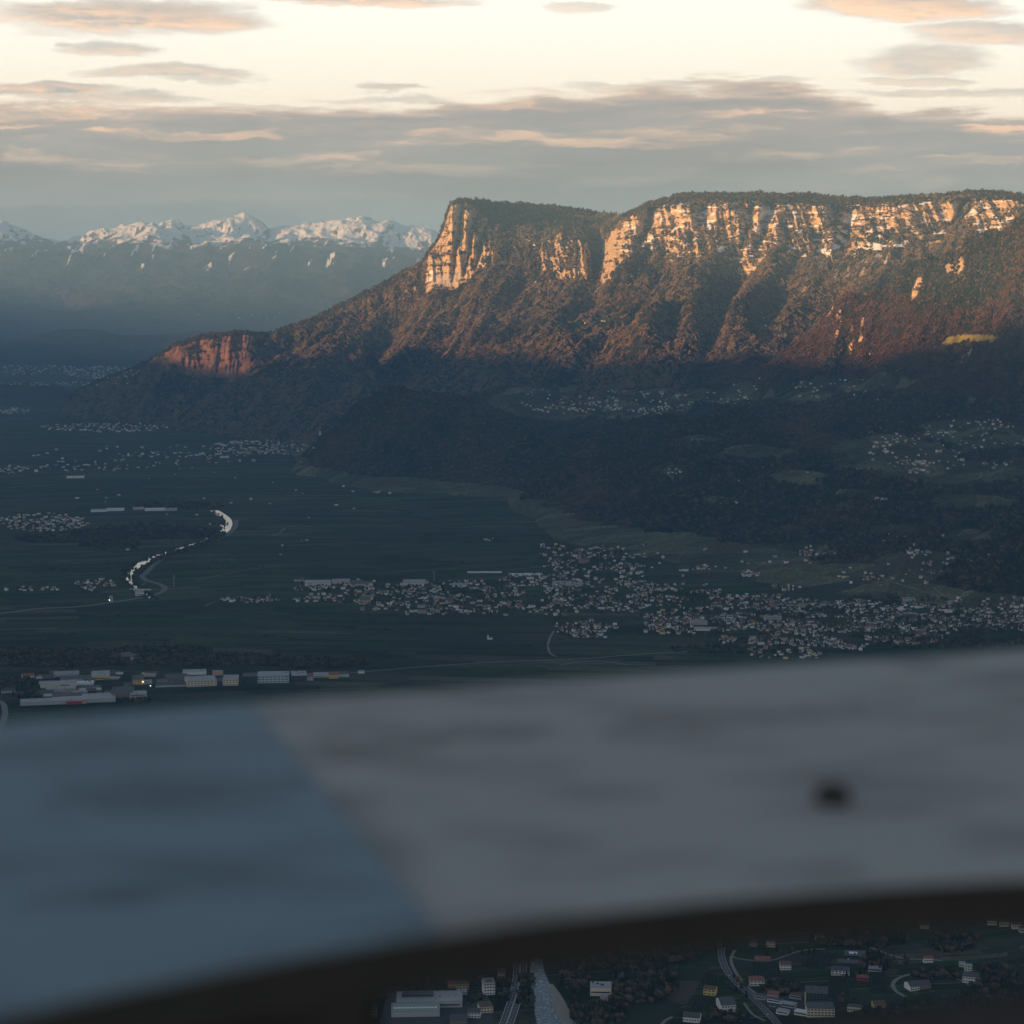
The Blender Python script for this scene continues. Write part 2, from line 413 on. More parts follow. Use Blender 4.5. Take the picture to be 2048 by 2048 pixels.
def build_mountain():
    C = 1180
    px = np.linspace(112, 2290, C)
    u = uof(px, 620)
    kp = np.array([m[0] for m in MT], float)
    ky = np.array([[p[1] * 1000 for p in m[1]] for m in MT])
    kz = np.array([[CAM_Z + p[1] * 1000 * float(slope(p[0])) for p in m[1]] for m in MT])
    ky = np.concatenate([ky, ky[:, 5:6] + 1300, ky[:, 5:6] + 4500], 1)
    kz = np.concatenate([kz, kz[:, 5:6] - 110, np.full_like(kz[:, 5:6], -60)], 1)
    ky = np.concatenate([ky[:, 0:1] - 500, ky], 1); kz = np.concatenate([np.minimum(kz[:, 0:1] - 70, -60), kz], 1)
    NK = ky.shape[1]
    cy = np.stack([np.interp(px, kp, ky[:, k]) for k in range(NK)])
    cz = np.stack([np.interp(px, kp, kz[:, k]) for k in range(NK)])
    ker = np.exp(-0.5 * (np.arange(-8, 9) / 3.0) ** 2); ker /= ker.sum()
    for k in range(NK):
        for a in (cy, cz):
            a[k] = np.convolve(np.pad(a[k], 8, 'edge'), ker, 'valid')
    segs = [6, 46, 104, 120, 130, 56, 14, 6]
    rows_y, rows_z, kk = [], [], []
    for k, n in enumerate(segs):
        for i in range(n):
            f = i / n
            rows_y.append(cy[k] * (1 - f) + cy[k + 1] * f); rows_z.append(cz[k] * (1 - f) + cz[k + 1] * f); kk.append(k + f)
    rows_y.append(cy[-1]); rows_z.append(cz[-1]); kk.append(len(segs))
    Y = np.array(rows_y); Z = np.array(rows_z); kk = np.array(kk)[:, None] * np.ones(C)
    X = u[None] * Y
    PXg = px[None] * np.ones_like(Y)
    PYs = lambda: 1024 - F * np.tan(np.arctan((Z - CAM_Z) / Y) + PITCH)
    # --- lower spurs and gullies: they run down towards the viewer and to the left
    q = X - 0.46 * Y
    gul = 1 - ridged(q / 900, (X + Y) / 5200, 3, 3)
    sm = 1 - ridged(q / 260, (X + Y) / 1700, 3, 8)
    wslope = sstep(0.9, 1.8, kk) * (1 - sstep(3.7, 4.3, kk))
    amp = sstep(120, 420, PXg)
    Z = Z - amp * wslope * (360 * gul + 95 * sm) + amp * wslope * 135
    Z = Z + amp * sstep(1.0, 1.6, kk) * (1 - sstep(3.4, 4.0, kk)) * 85 * fbm(X / 1100, Y / 1100, 4, 21)
    for cx, ck, wx, wk, hh in ((738, 2.35, 24, .34, 190), (925, 2.30, 20, .28, 140), (1008, 2.42, 26, .3, 190), (874, 2.12, 16, .2, 110), (622, 2.5, 26, .3, 110),
                               (1290, 2.6, 36, .4, 150), (1385, 3.0, 24, .5, 150), (1480, 2.7, 30, .5, 130), (1120, 2.75, 30, .4, 110), (800, 2.8, 24, .4, 90)):
        Z = Z + hh * np.exp(-((PXg - cx + 30 * (ck - kk)) / wx) ** 2 - ((kk - ck) / wk) ** 2)
    # --- cliff face: buttresses, recesses, cracks and ledges
    wc = sstep(3.85, 4.12, kk) * (1 - sstep(5.0, 5.25, kk))
    sh = sstep(300, 380, PXg) * (1 - 0.6 * np.exp(-((PXg - 640) / 110) ** 2))
    big = fbm(X / 420, Z / 1300, 3, 31)
    but = ridged(X / 170, Z / 900, 3, 35)
    crk = ridged(X / 55, Z / 420, 3, 39)
    red = 1 - 0.55 * np.exp(-((PXg - 400) / 110) ** 2)
    Y = Y + wc * sh * red * (260 * big - 150 * (but - 0.5) - 45 * (crk - .5) - 30 * (ridged(X / 27, Z / 120, 2, 41) - .5) + 20 * fbm(X / 16, Z / 26, 3, 43))
    led = ((Z / 62 + 1.1 * fbm(X / 500, Z / 400, 3, 44)) % 1.0)
    Y = Y + wc * sh * red * 26 * (led - 0.5)
    # deep recesses cut into the long wall at the right
    for cx, w, d in ((1395, 14, 120), (1492, 10, 130), (1527, 14, 260), (1652, 14, 170), (1690, 20, 240), (1912, 7, 170), (1925, 5, 150), (1205, 16, 300), (1290, 14, 260), (940, 5, 110), (915, 7, 90), (962, 5, 120)):
        ccx = cx + 26 * (kk - 4.5) + 8 * pnoise(kk * 2, PXg * 0 + cx)
        Y = Y + wc * d * np.exp(-((PXg - ccx) / w) ** 2) * sstep(3.9, 4.3, kk)
    X = u[None] * Y
    # rounded plateau and general roughness
    Z = Z + sstep(5.0, 5.6, kk) * 14 * fbm(X / 300, Y / 300, 3, 50)
    rough = 1 - sstep(6.4, 7, kk)
    Z = Z + rough * 16 * fbm(X / 130, Y / 130, 4, 55)
    n = normals_z(X, Y, Z); nz = np.abs(n[..., 2])
    mot = fbm(X / 240, Z / 150, 4, 61)
    mot2 = fbm(X / 60, Z / 34, 4, 67)
    rock = sstep(0.74, 0.46, nz + 0.20 * mot + 0.10 * mot2)
    right = sstep(1215, 1260, PXg)
    prow = 1.6 * sstep(842, 868, PXg) * (1 - sstep(962, 1000, PXg))
    rec = 1.5 * np.maximum(np.exp(-((PXg - 1122) / 56) ** 4), np.exp(-((PXg - 1232) / 30) ** 4)) * sstep(3.9, 4.1, kk + .3 * fbm(PXg / 16, kk * 2, 3, 91)) * (1 - sstep(4.72, 4.95, kk + .3 * fbm(PXg / 14, kk, 3, 93)))
    strong = np.clip(prow + rec, 0, 1)
    zone = np.clip(prow + rec + right + 0.8 * np.exp(-((PXg - 430) / 80) ** 4), 0, 1)
    zone = np.maximum(zone, 0.42 + 0.5 * mot2)
    rock = rock * sstep(3.78, 4.05, kk + .12 * mot) * (1 - sstep(5.0, 5.3, kk + .2 * mot)) * np.clip(zone, 0, 1)
    rock = np.maximum(rock, strong * sstep(3.9, 4.05, kk) * (1 - sstep(4.97, 5.03, kk)) * sstep(.93, .72, nz + .15 * mot))
    wall = right * sstep(1715, 1740, PXg) * (1 - sstep(1985, 2010, PXg)) * sstep(4.2, 4.32, kk + .1 * mot) * (1 - sstep(4.93, 5.0, kk)) + .8 * right * sstep(4.45, 4.6, kk + .25 * mot) * (1 - sstep(4.9, 5.0, kk + .15 * mot2))
    rock = np.maximum(rock, np.clip(wall, 0, 1) * sstep(.97, .74, nz + .2 * mot + .12 * mot2))
    rock = rock * (1 - .8 * sstep(.20, .40, fbm(X / 75, Z / 20, 4, 81) + .35 * fbm(X / 30, Z / 60, 2, 83)))
    # scattered outcrops under the right-hand wall
    out = right * sstep(3.55, 4.0, kk) * (1 - sstep(5.0, 5.2, kk)) * sstep(0.05, 0.4, mot2 + 0.4 * mot)
    rock = np.maximum(rock, 0.75 * out)
    py = PYs()
    def blob(cx, cy, rx, ry, tilt=0.0):
        dx = PXg - cx; dy = py - cy
        a = (dx + tilt * dy) / rx; b = dy / ry
        return np.exp(-(a * a + b * b) ** 2)
    scree = blob(893, 560, 34, 19, 0.9)
    for b in ((1590, 580, 26, 9, 1.6), (1215, 560, 38, 9, 2.2), (1085, 566, 30, 7, 2.4), (1700, 545, 62, 12, 2.4), (1740, 520, 60, 16, 2.2), (1950, 476, 50, 12, 1.7), (1835, 545, 20, 6, 1.4), (1500, 545, 10, 40, 1.2)):
        scree = np.maximum(scree, blob(*b) * sstep(-.1, .4, fbm((X - .46 * Y) / 45, Y / 260, 3, 77) + .25 * mot2))
    snow = right * sstep(3.75, 4.1, kk) * (1 - sstep(5.15, 5.45, kk)) * sstep(0.06, 0.34, fbm(X / 70, Z / 22, 4, 71) + 0.15 * mot) * sstep(0.18, 0.45, nz)
    for b in ((1974, 470, 36, 20, 0.9), (1527, 440, 18, 34, .5), (1420, 445, 8, 22, .3), (1440, 497, 14, 9, 0), (1690, 450, 12, 40, .6), (1650, 500, 20, 20, 1), (1770, 490, 60, 12, 1.6), (865, 545, 7, 22, .4)):
        snow = np.maximum(snow, blob(*b) * sstep(-.35, .25, mot2))
    mid = np.exp(-((PXg - 1040) / 60) ** 2) * sstep(4.2, 4.5, kk) * (1 - sstep(4.95, 5.1, kk))
    snow = np.maximum(snow, 0.8 * mid * sstep(0.12, 0.4, fbm(X / 60, Z / 25, 3, 75)))
    meadow = np.zeros_like(Y)
    for b in ((1130, 648, 34, 8, 0), (1210, 640, 22, 8, 0), (580, 680, 40, 6, 0), (1160, 655, 12, 5, 0), (985, 745, 40, 8, 0), (900, 700, 30, 4, 0)):
        meadow = np.maximum(meadow, blob(*b))
    # tree-top raggedness where forest stands
    bare = np.clip(rock + scree + snow + meadow, 0, 1)
    jit = RNG.random(Y.shape) - 0.35
    Z = Z + (1 - bare) * sstep(0.6, 1.2, kk) * 7 * jit
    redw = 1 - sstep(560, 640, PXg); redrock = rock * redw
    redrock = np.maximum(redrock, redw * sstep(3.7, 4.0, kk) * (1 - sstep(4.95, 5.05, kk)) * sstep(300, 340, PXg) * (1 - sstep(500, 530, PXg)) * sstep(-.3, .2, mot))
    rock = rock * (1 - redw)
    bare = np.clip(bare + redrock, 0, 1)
    order = dict(rock=rock, snow=snow, meadow=meadow, scree=scree, redrock=redrock)
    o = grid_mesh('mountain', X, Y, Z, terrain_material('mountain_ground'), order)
    structure(o, 'long forested mountain with sunlit orange cliffs')
    g = Grid(X, Y, Z, u)
    g.forest = (1 - bare) * sstep(0.9, 1.2, kk) * (1 - sstep(6.0, 6.6, kk)); g.nz = nz; g.kk = kk
    return g
MOUNTAIN = build_mountain()

# ------------------------------------------------------------------ hills between the valley and the mountain
HP = [
 (640,870,11.4),(680,830,11.0),(740,803,10.8),(850,796,10.7),(940,800,10.6),(1010,818,10.4),(1045,850,10.2),(1065,880,10.0),
 (720,900,10.55),(850,900,10.3),(950,900,10.15),(800,850,10.5),(900,850,10.4),
 (1000,800,11.6),(1000,770,12.2),(1100,840,11.3),(1100,800,11.8),(1100,770,12.3),(1200,850,10.9),(1200,820,11.3),(1200,780,12.0),
 (1300,840,10.8),(1300,800,11.3),(1300,765,12.0),(1400,790,11.2),(1400,760,11.8),(1500,780,11.2),(1500,750,11.7),(1600,790,10.9),(1600,755,11.4),(1700,790,10.5),
 (1100,868,10.0),(1170,856,9.9),(1250,838,9.8),(1330,822,9.7),(1420,812,9.6),(1500,808,9.5),(1570,815,9.4),(1640,840,9.2),
 (1100,950,9.2),(1200,930,9.1),(1200,1000,8.6),(1300,900,9.0),(1300,1000,8.4),(1400,870,9.1),(1400,940,8.5),(1400,1040,8.0),
 (1500,860,8.9),(1500,930,8.4),(1500,1020,7.95),(1500,1100,7.5),
 (1620,890,8.6),(1700,878,8.5),(1800,880,8.4),(1800,850,9.2),(1900,830,9.4),(2048,820,9.5),(2048,900,8.3),(1900,920,8.2),(1750,940,8.0),
 (1600,960,8.05),(1600,1050,7.7),(1700,1010,7.7),(1700,1080,7.4),(1800,1000,7.7),(1800,1060,7.4),(1900,980,7.7),(2048,980,7.6),(2048,1020,7.25),(2250,960,7.6),(2250,850,9.0),
 (1830,1078,7.05),(1935,1042,6.95),(2048,1047,6.8),(1900,1120,6.75),(2000,1130,6.5),(2000,1190,6.4),(2250,1060,6.5),(2250,1150,6.2),
 (1440,705,12.0),(1480,695,11.8),(1600,640,11.4),(1700,590,11.1),(1800,540,10.9),(1900,490,10.7),(2000,440,10.5),(2048,418,10.4),(2250,330,10.1),
 (1500,740,11.4),(1600,700,11.0),(1600,740,10.7),(1700,700,10.6),(1700,750,10.3),(1800,650,10.5),(1800,740,10.0),(1900,600,10.3),(1900,700,9.9),(1900,770,9.6),
 (2048,550,10.0),(2048,680,9.6),(2048,770,9.45),(2250,600,9.8),(2250,760,9.3),
]
HB = [(700,11.9,120),(850,11.7,230),(950,11.5,250),(780,12.3,60),(1250,10.3,240),(1400,10.2,320),(1520,10.1,340),(1640,9.9,340),(1720,8.9,320),(1850,9.0,350),(1880,7.3,110),(2000,7.2,170),
 (1600,11.75,470),(1750,11.5,560),(1900,11.3,680),(2048,11.1,790),(1680,11.6,520),(1820,11.4,620),(1480,12.4,520),(2250,11.2,1250),(900,13.2,200),(1100,13.2,350),(1300,12.9,420),(1500,12.8,480),(1700,12.6,600),(2048,12.3,900),
 (1050,10.6,180),(1150,10.4,195),(1250,10.35,225),(600,13.0,-60),(500,12.0,-60),(560,11.0,-60)]
HE = [(575,890),(600,925),(650,955),(720,975),(800,985),(880,1003),(960,992),(1020,1000),(1050,1030),(1100,1075),(1200,1095),(1300,1115),(1400,1150),(1550,1165),(1700,1190),(1850,1205),(1950,1215),(2048,1222),(2250,1240)]
def hill_height():
    pts, val = [], []
    for px, py, Y in HP:
        pts.append((float(uof(px, py)) * Y, Y)); val.append(CAM_Z + Y * 1000 * float(slope(py)))
    for px, Y, z in HB:
        pts.append((float(uof(px)) * Y, Y)); val.append(z)
    for px, py in HE:
        x, y = ground(px, py); pts.append((x / 1000, y / 1000)); val.append(2)
        pts.append((x / 1000 - .03, y / 1000 - 0.28)); val.append(-26)
        pts.append((x / 1000 - .06, y / 1000 - 0.8)); val.append(-75)
    P = np.array(pts); v = np.array(val, float); n = len(P)
    ph = lambda d2: np.sqrt(d2 + 0.12 ** 2)
    D = ((P[:, None] - P[None]) ** 2).sum(-1)
    A = np.zeros((n + 3, n + 3)); A[:n, :n] = ph(D) - 0.02 * np.eye(n); A[:n, n] = 1; A[:n, n + 1:] = P; A[n, :n] = 1; A[n + 1:, :n] = P.T
    w = np.linalg.solve(A, np.concatenate([v, np.zeros(3)]))
    def f(x, y):
        x = np.asarray(x) / 1000; y = np.asarray(y) / 1000
        r = w[n] + w[n + 1] * x + w[n + 2] * y
        for i in range(n):
            r = r + w[i] * ph((x - P[i, 0]) ** 2 + (y - P[i, 1]) ** 2)
        return r
    return f

def zone_mask(px, py, zones):
    m = np.zeros_like(px)
    for cx, cy, rx, ry in zones:
        m = np.maximum(m, np.exp(-(((px - cx) / rx) ** 2 + ((py - cy) / ry) ** 2) ** 2))
    return m

OPEN_LAND = [(1120,810,150,34),(1270,812,130,30),(1080,778,90,14),(1240,778,120,16),(1430,792,90,20),(1560,782,150,28),(1720,765,130,22),(1800,900,150,34),(1940,872,150,32),(1960,800,60,10),(1760,928,120,20),(1920,945,170,26),
 (1600,955,70,16),(1520,905,90,16),(1400,880,50,10),(1340,945,46,16),(1960,1005,100,16),(1620,1107,80,10),(1850,1120,100,22),(1750,1150,170,24),(1450,1130,130,16),(1330,1110,100,16),(1800,1060,60,12),(1700,985,60,8),(1950,1075,70,18),(1640,1095,30,8),(1070,1005,40,9),(1180,1085,70,12),(1430,1000,46,8)]
def build_hills():
    f = hill_height()
    C, R = 760, 640
    px = np.linspace(480, 2260, C); u = uof(px, 880)
    Yr = np.geomspace(5900, 12900, R)
    Y = Yr[:, None] * np.ones(C); X = u[None] * Y
    Z = f(X, Y)
    up = sstep(0, 140, Z)
    q = X - 0.5 * Y
    Z = Z + up * (78 * fbm(X / 800, Y / 800, 4, 101) - 96 * (1 - ridged(q / 420, (X + Y) / 2100, 3, 103)) + 12)
    hi = sstep(420, 700, Z)
    Z = Z - hi * (120 * (1 - ridged(q / 420, (X + Y) / 2600, 3, 113)) - 36)
    Z = Z + up * 10 * fbm(X / 150, Y / 150, 4, 107)
    n = normals_z(X, Y, Z); nz = np.abs(n[..., 2])
    py = 1024 - F * np.tan(np.arctan((Z - CAM_Z) / Y) + PITCH)
    PX = px[None] * np.ones_like(Y)
    op = zone_mask(PX, py, OPEN_LAND)
    no = fbm(X / 320, Y / 320, 5, 121)
    meadow = np.clip(op * 1.25 + 0.7 * no - 0.12, 0, 1) * sstep(0.72, 0.86, nz + 0.1 * op)
    low = sstep(70, 15, Z)
    meadow = np.maximum(meadow, low)
    meadow = sstep(0.35, 0.6, meadow)
    rock = 0.9 * (np.exp(-(((PX - 1900) / 26) ** 2 + ((py - 538) / 16) ** 2)) + np.exp(-(((PX - 1912) / 8) ** 2 + ((py - 528) / 22) ** 2))) * (0.65 + .9 * fbm(X / 50, Z / 40, 3, 131))
    rock = np.maximum(rock, 0.8 * sstep(.7, .5, nz) * sstep(.0, .4, no) )
    sunny = zone_mask(PX, py, [(1945, 678, 64, 9), (1905, 686, 40, 5)]); sunlit_grass = sstep(.3, .6, sunny + .3 * no); meadow = np.maximum(meadow, sunlit_grass); rock = rock * (1 - meadow)
    zero = np.zeros_like(Y)
    Z = Z + (1 - np.clip(meadow + rock, 0, 1)) * up * 5 * (RNG.random(Y.shape) - .35)
    o = grid_mesh('hillside', X, Y, Z, terrain_material('hill_ground', green=(0.150, 0.152, 0.088)), dict(rock=rock, snow=zero, meadow=meadow, scree=zero, sunlit_grass=sunlit_grass))
    structure(o, 'wooded hills and terraces between the valley and the mountain')
    g = Grid(X, Y, Z, u); g.forest = 1 - np.clip(meadow + rock, 0, 1); g.nz = nz
    g.forest = g.forest * sstep(0, 20, Z)
    return g
HILLS = build_hills()

# ------------------------------------------------------------------ far snowy mountains and the low hills before them
FAR = [(-260,430),(-120,425),(0,441),(40,456),(100,480),(130,486),(150,476),(200,462),(260,448),(290,441),(320,446),(345,440),(370,450),(400,446),(430,438),(460,431),(490,427),(512,436),(540,455),(580,451),(610,448),(640,445),(680,435),(700,431),(740,436),(790,445),(830,454),(865,460),(900,470),(1000,485),(1150,500)]
def build_far():
    C = 700
    px = np.linspace(-250, 1140, C); u = uof(px, 520)
    crest = np.interp(px, *zip(*FAR))
    kn = [(700, 29000), (628, 31500), (575, 34500), (530, 37500), (None, 44000), (None, 47000), (None, 52000)]
    cy, cz = [], []
    for i, (py, Yk) in enumerate(kn):
        Yk = np.full(C, float(Yk))
        if i == 4: z = CAM_Z + Yk * slope(crest)
        elif i == 5: z = CAM_Z + 44000 * slope(crest) - 700
        elif i == 6: z = np.full(C, -60.0)
        else: z = CAM_Z + Yk * slope(np.full(C, py))
        if i == 0: z = np.full(C, -80.0)
        cy.append(Yk); cz.append(z)
    segs = [20, 50, 60, 210, 30, 10]
    Y, Z, kk = [], [], []
    for k, n in enumerate(segs):
        for i in range(n):
            a = i / n
            Y.append(cy[k] * (1 - a) + cy[k + 1] * a); Z.append(cz[k] * (1 - a) + cz[k + 1] * a); kk.append(k + a)
    Y.append(cy[-1]); Z.append(cz[-1]); kk.append(6)
    Y, Z = np.array(Y), np.array(Z); kk = np.array(kk)[:, None] * np.ones(C)
    X = u[None] * Y
    w = sstep(0.6, 2.0, kk) * (1 - sstep(3.75, 3.98, kk))
    r1 = ridged(X / 5200, Y / 6500, 5, 201, 0.55)
    r2 = ridged(X / 1500, Y / 2200, 4, 207, 0.55)
    Z = Z + w * (620 * (r1 - .62) + 240 * (r2 - .6))
    w2 = sstep(3.3, 3.9, kk) * (1 - sstep(4.0, 4.6, kk))
    Z = Z + w2 * (150 * (ridged(X / 900, Y / 1500, 4, 211) - .62)) + sstep(1, 2, kk) * 40 * fbm(X / 350, Y / 350, 3, 215) + sstep(2.4, 3.2, kk) * (1 - sstep(4.0, 4.5, kk)) * 60 * (ridged(X / 520, Y / 1500, 3, 217) - .6)
    nrm = normals_z(X, Y, Z); nz = np.abs(nrm[..., 2])
    line = 1520 + 300 * fbm(X / 2600, Y / 2600, 3, 221)
    snow = sstep(line, line + 380, Z + 330 * fbm(X / 230, Y / 520, 5, 225))
    snow *= sstep(0.62, 0.80, nz + .36 * fbm(X / 120, Y / 420, 4, 228))
    patch = sstep(0.27, 0.44, fbm(X / 170, Y / 2000, 5, 231) + .12 * fbm(X / 80, Y / 500, 2, 233)) * sstep(900, 1350, Z)
    snow = np.maximum(snow, patch)
    zero = np.zeros_like(Y)
    rock = sstep(1300, 1700, Z) * 0.8
    m = terrain_material('far_mountain_ground', rock_a=(0.10, 0.09, 0.085), rock_b=(0.055, 0.05, 0.05), far=8.0)
    o = grid_mesh('far_mountains', X, Y, Z, m, dict(rock=rock, snow=snow, meadow=zero, scree=zero))
    structure(o, 'distant snow covered peaks at the head of the valley')
    Grid(X, Y, Z, u)
    # low blue hills in front of them
    def low(name, sil, Y0, depth, seed, lab):
        C = 300; px = np.linspace(sil[0][0], sil[-1][0], C); u = uof(px, 680)
        top = np.interp(px, *zip(*sil)); R = 60
        f = np.linspace(-1, 1, R)
        Y = Y0 + f[:, None] * depth * np.ones(C); X = u[None] * Y
        zt = CAM_Z + Y0 * slope(top)
        prof = np.cos(f * math.pi / 2) ** 1.2
        Z = -40 + (zt[None] + 40) * prof[:, None]
        Z = Z + prof[:, None] * 0.35 * np.maximum(zt, 10)[None] * fbm(X / 900, Y / 900, 5, seed)
        z0 = np.zeros_like(Y)
        structure(grid_mesh(name, X, Y, Z, terrain_material(name + '_ground', far=2.0), dict(rock=z0, snow=z0, meadow=z0, scree=z0)), lab)
        Grid(X, Y, Z, u)
    low('far_hills', [(-260,668),(0,682),(60,676),(120,668),(200,664),(260,668),(330,672),(420,668),(520,676),(640,700)], 25500, 2600, 241, 'low blue hills beyond the far town')
    low('valley_hill', [(-260,770),(0,770),(60,768),(120,774),(170,785),(215,800),(260,822)], 17800, 800, 245, 'low dark hill at the left of the valley')
build_far()

# ------------------------------------------------------------------ the range at the left, out of view, in whose shadow the valley lies
def build_shade_range():
    spine = [(-9.0, -22, 2350), (-9.4, -12, 2480), (-9.6, -4, 2330), (-9.8, .9, 2500), (-9.85, 1.45, 2390), (-9.9, 1.85, 2240), (-9.95, 2.6, 2110), (-10.1, 4.2, 2040), (-10.2, 5.2, 1990), (-10.6, 7.6, 1700), (-10.8, 8.8, 1540), (-11.0, 11, 1480), (-11.8, 16, 1520), (-12.6, 21, 1560), (-13.0, 25.5, 1700), (-13.4, 28.5, 1320), (-14, 31.5, 1050), (-16, 40, 900)]
    S = np.array(spine); t = np.linspace(0, 1, 240); s = (S[:, 1] - S[0, 1]) / (S[-1, 1] - S[0, 1])
    sx, sy, sz = (np.interp(t, s, S[:, i]) for i in range(3))
    f = np.linspace(-1, 1, 40)
    X = sx[None] * 1000 + f[:, None] * 3600; Y = sy[None] * 1000 + f[:, None] * 600
    pr = (1 - np.abs(f)) ** 1.1
    Z = -60 + (sz[None] + 60) * pr[:, None]
    top = 150 * fbm(t * 62, t * 0 + 3.3, 4, 301)
    Z = Z + pr[:, None] * (top[None] + 60 * fbm(X / 1500, Y / 1500, 4, 305) * (1 - pr[:, None]))
    z0 = np.zeros_like(Y)
    structure(grid_mesh('mountain_range', X, Y, Z, terrain_material('range_ground', far=2.0), dict(rock=z0, snow=z0, meadow=z0, scree=z0)), 'forested range along the other side of the valley')
build_shade_range()

# ------------------------------------------------------------------ valley floor
def valley_material():
    m, t = material('valley_fields')
    P = t.new('ShaderNodeNewGeometry').outputs['Position']
    x, y, z = t.sep(P)
    vor = t.new('ShaderNodeTexVoronoi'); vor.voronoi_dimensions = '2D'
    vor.inputs['Scale'].default_value = 1 / 900.0
    wob = t.vmath('MULTIPLY', t.vmath('SUBTRACT', t.noise(P, 1 / 500, 2, .5, True), (0.5, 0.5, 0.5)), (260, 260, 0))
    t.l.new(t.vmath('ADD', P, wob), vor.inputs['Vector'])
    cellc = t.sep(vor.outputs['Color'])
    ang = t.math('ADD', t.math('MULTIPLY', cellc[0], 0.5), -0.12)
    ca, sa = t.math('COSINE', ang), t.math('SINE', ang)
    a = t.math('ADD', t.math('MULTIPLY', x, ca), t.math('MULTIPLY', y, sa))
    b = t.math('SUBTRACT', t.math('MULTIPLY', y, ca), t.math('MULTIPLY', x, sa))
    rowi = t.math('FLOOR', t.math('MULTIPLY', b, 1 / 44.0))
    wn = t.new('ShaderNodeTexWhiteNoise'); wn.noise_dimensions = '1D'; t.l.new(rowi, wn.inputs['W'])
    ai = t.math('FLOOR', t.math('ADD', t.math('MULTIPLY', a, 1 / 330.0), t.math('MULTIPLY', wn.outputs['Value'], 7.0)))
    wn2 = t.new('ShaderNodeTexWhiteNoise'); wn2.noise_dimensions = '3D'
    t.l.new(t.xyz(rowi, ai, cellc[1]), wn2.inputs['Vector'])
    v = wn2.outputs['Value']
    ramp = t.new('ShaderNodeValToRGB'); t.l.new(v, ramp.inputs[0])
    e = ramp.color_ramp; e.interpolation = 'CONSTANT'
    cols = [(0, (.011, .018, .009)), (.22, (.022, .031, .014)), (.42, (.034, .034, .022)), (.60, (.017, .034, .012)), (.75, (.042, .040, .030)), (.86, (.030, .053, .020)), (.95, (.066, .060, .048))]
    e.elements[0].position = 0; e.elements[0].color = (*cols[0][1], 1); e.elements[1].position = cols[1][0]; e.elements[1].color = (*cols[1][1], 1)
    for p, c in cols[2:]:
        k = e.elements.new(p); k.color = (*c, 1)
    c = ramp.outputs[0]
    big = t.noise(P, 1 / 700.0, 4, 0.6)
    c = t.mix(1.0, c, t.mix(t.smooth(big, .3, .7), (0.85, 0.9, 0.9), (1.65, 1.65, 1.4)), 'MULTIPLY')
    fine = t.noise(t.xyz(t.math('MULTIPLY', a, .2), b, 0.0), 1 / 7.0, 3, 0.7)
    c = t.mix(1.0, c, t.mix(t.smooth(fine, .25, .75), (0.45, 0.45, 0.45), (1.5, 1.5, 1.45)), 'MULTIPLY')
    fb = t.math('ABSOLUTE', t.math('SUBTRACT', t.math('FRACT', t.math('MULTIPLY', b, 1 / 44.0)), 0.5))
    track = t.math('MULTIPLY', t.math('GREATER_THAN', fb, 0.455), t.math('GREATER_THAN', wn.outputs['Value'], 0.55))
    c = t.mix(t.math('MULTIPLY', track, t.smooth(t.noise(P, 1 / 240, 2), .42, .6, 0, .85)), c, (0.20, 0.185, 0.16))
    hedge = t.math('MULTIPLY', t.math('LESS_THAN', fb, 0.07), t.math('LESS_THAN', wn.outputs['Value'], 0.4))
    c = t.mix(t.math('MULTIPLY', hedge, .8), c, (0.012, 0.014, 0.010))
    t.l.new(c, t.b.inputs['Base Color'])
    t.b.inputs['Specular IOR Level'].default_value = 0.05
    bump = t.new('ShaderNodeBump'); bump.inputs['Distance'].default_value = 3.0
    t.l.new(fine, bump.inputs['Height']); t.l.new(bump.outputs[0], t.b.inputs['Normal'])
    return m

def near_height(X, Y):
    """gentle slopes right under the viewpoint"""
    return sstep(3900, 3000, Y) * sstep(330, 900, X) * (18 + 16 * fbm(X / 260, Y / 260, 3, 402)) + 0 * X

def build_valley():
    u = np.linspace(-1.1, 1.1, 420)
    Yr = np.concatenate([np.linspace(-6000, 1500, 20), np.geomspace(1520, 9000, 190), np.geomspace(9300, 120000, 50)])
    Y = Yr[:, None] * np.ones(len(u)); X = u[None] * np.maximum(np.abs(Y), 9000)
    X = np.where(Y > 9000, u[None] * Y, X)
    near = (Y > 1500) & (Y < 9000)
    X = np.where(near, u[None] * (Y * 1.0 + 0), X)
    X = np.where(Y <= 1500, u[None] * 1500 * (1 + (1500 - Y) / 400), X)
    Z = near_height(X, Y)
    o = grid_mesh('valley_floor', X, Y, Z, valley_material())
    structure(o, 'flat valley floor of dark orchards and fields')
    k = Yr > 1500
    return Grid(X[k], Y[k], Z[k], u)
VALLEY = build_valley()

# ------------------------------------------------------------------ air
def build_haze():
    me = bpy.data.meshes.new('haze')
    x0, x1, y0, y1, z0, z1 = -75000, 75000, -30000, 125000, -130, 2900
    v = [(x, y, z) for z in (z0, z1) for y in (y0, y1) for x in (x0, x1)]
    me.from_pydata(v, [], [(0, 2, 3, 1), (4, 5, 7, 6), (0, 1, 5, 4), (2, 6, 7, 3), (0, 4, 6, 2), (1, 3, 7, 5)])
    m = bpy.data.materials.new('haze'); m.use_nodes = True
    t = NT(m.node_tree); t.n.clear()
    out = t.new('ShaderNodeOutputMaterial'); pv = t.new('ShaderNodeVolumePrincipled')
    pv.inputs['Color'].default_value = (0.37, 0.69, 1.0, 1)
    pv.inputs['Density'].default_value = 2.7e-5
    pv.inputs['Anisotropy'].default_value = 0.0
    t.l.new(pv.outputs[0], out.inputs['Volume'])
    me.materials.append(m)
    o = bpy.data.objects.new('haze', me); COL.objects.link(o); o['kind'] = 'stuff'
build_haze()

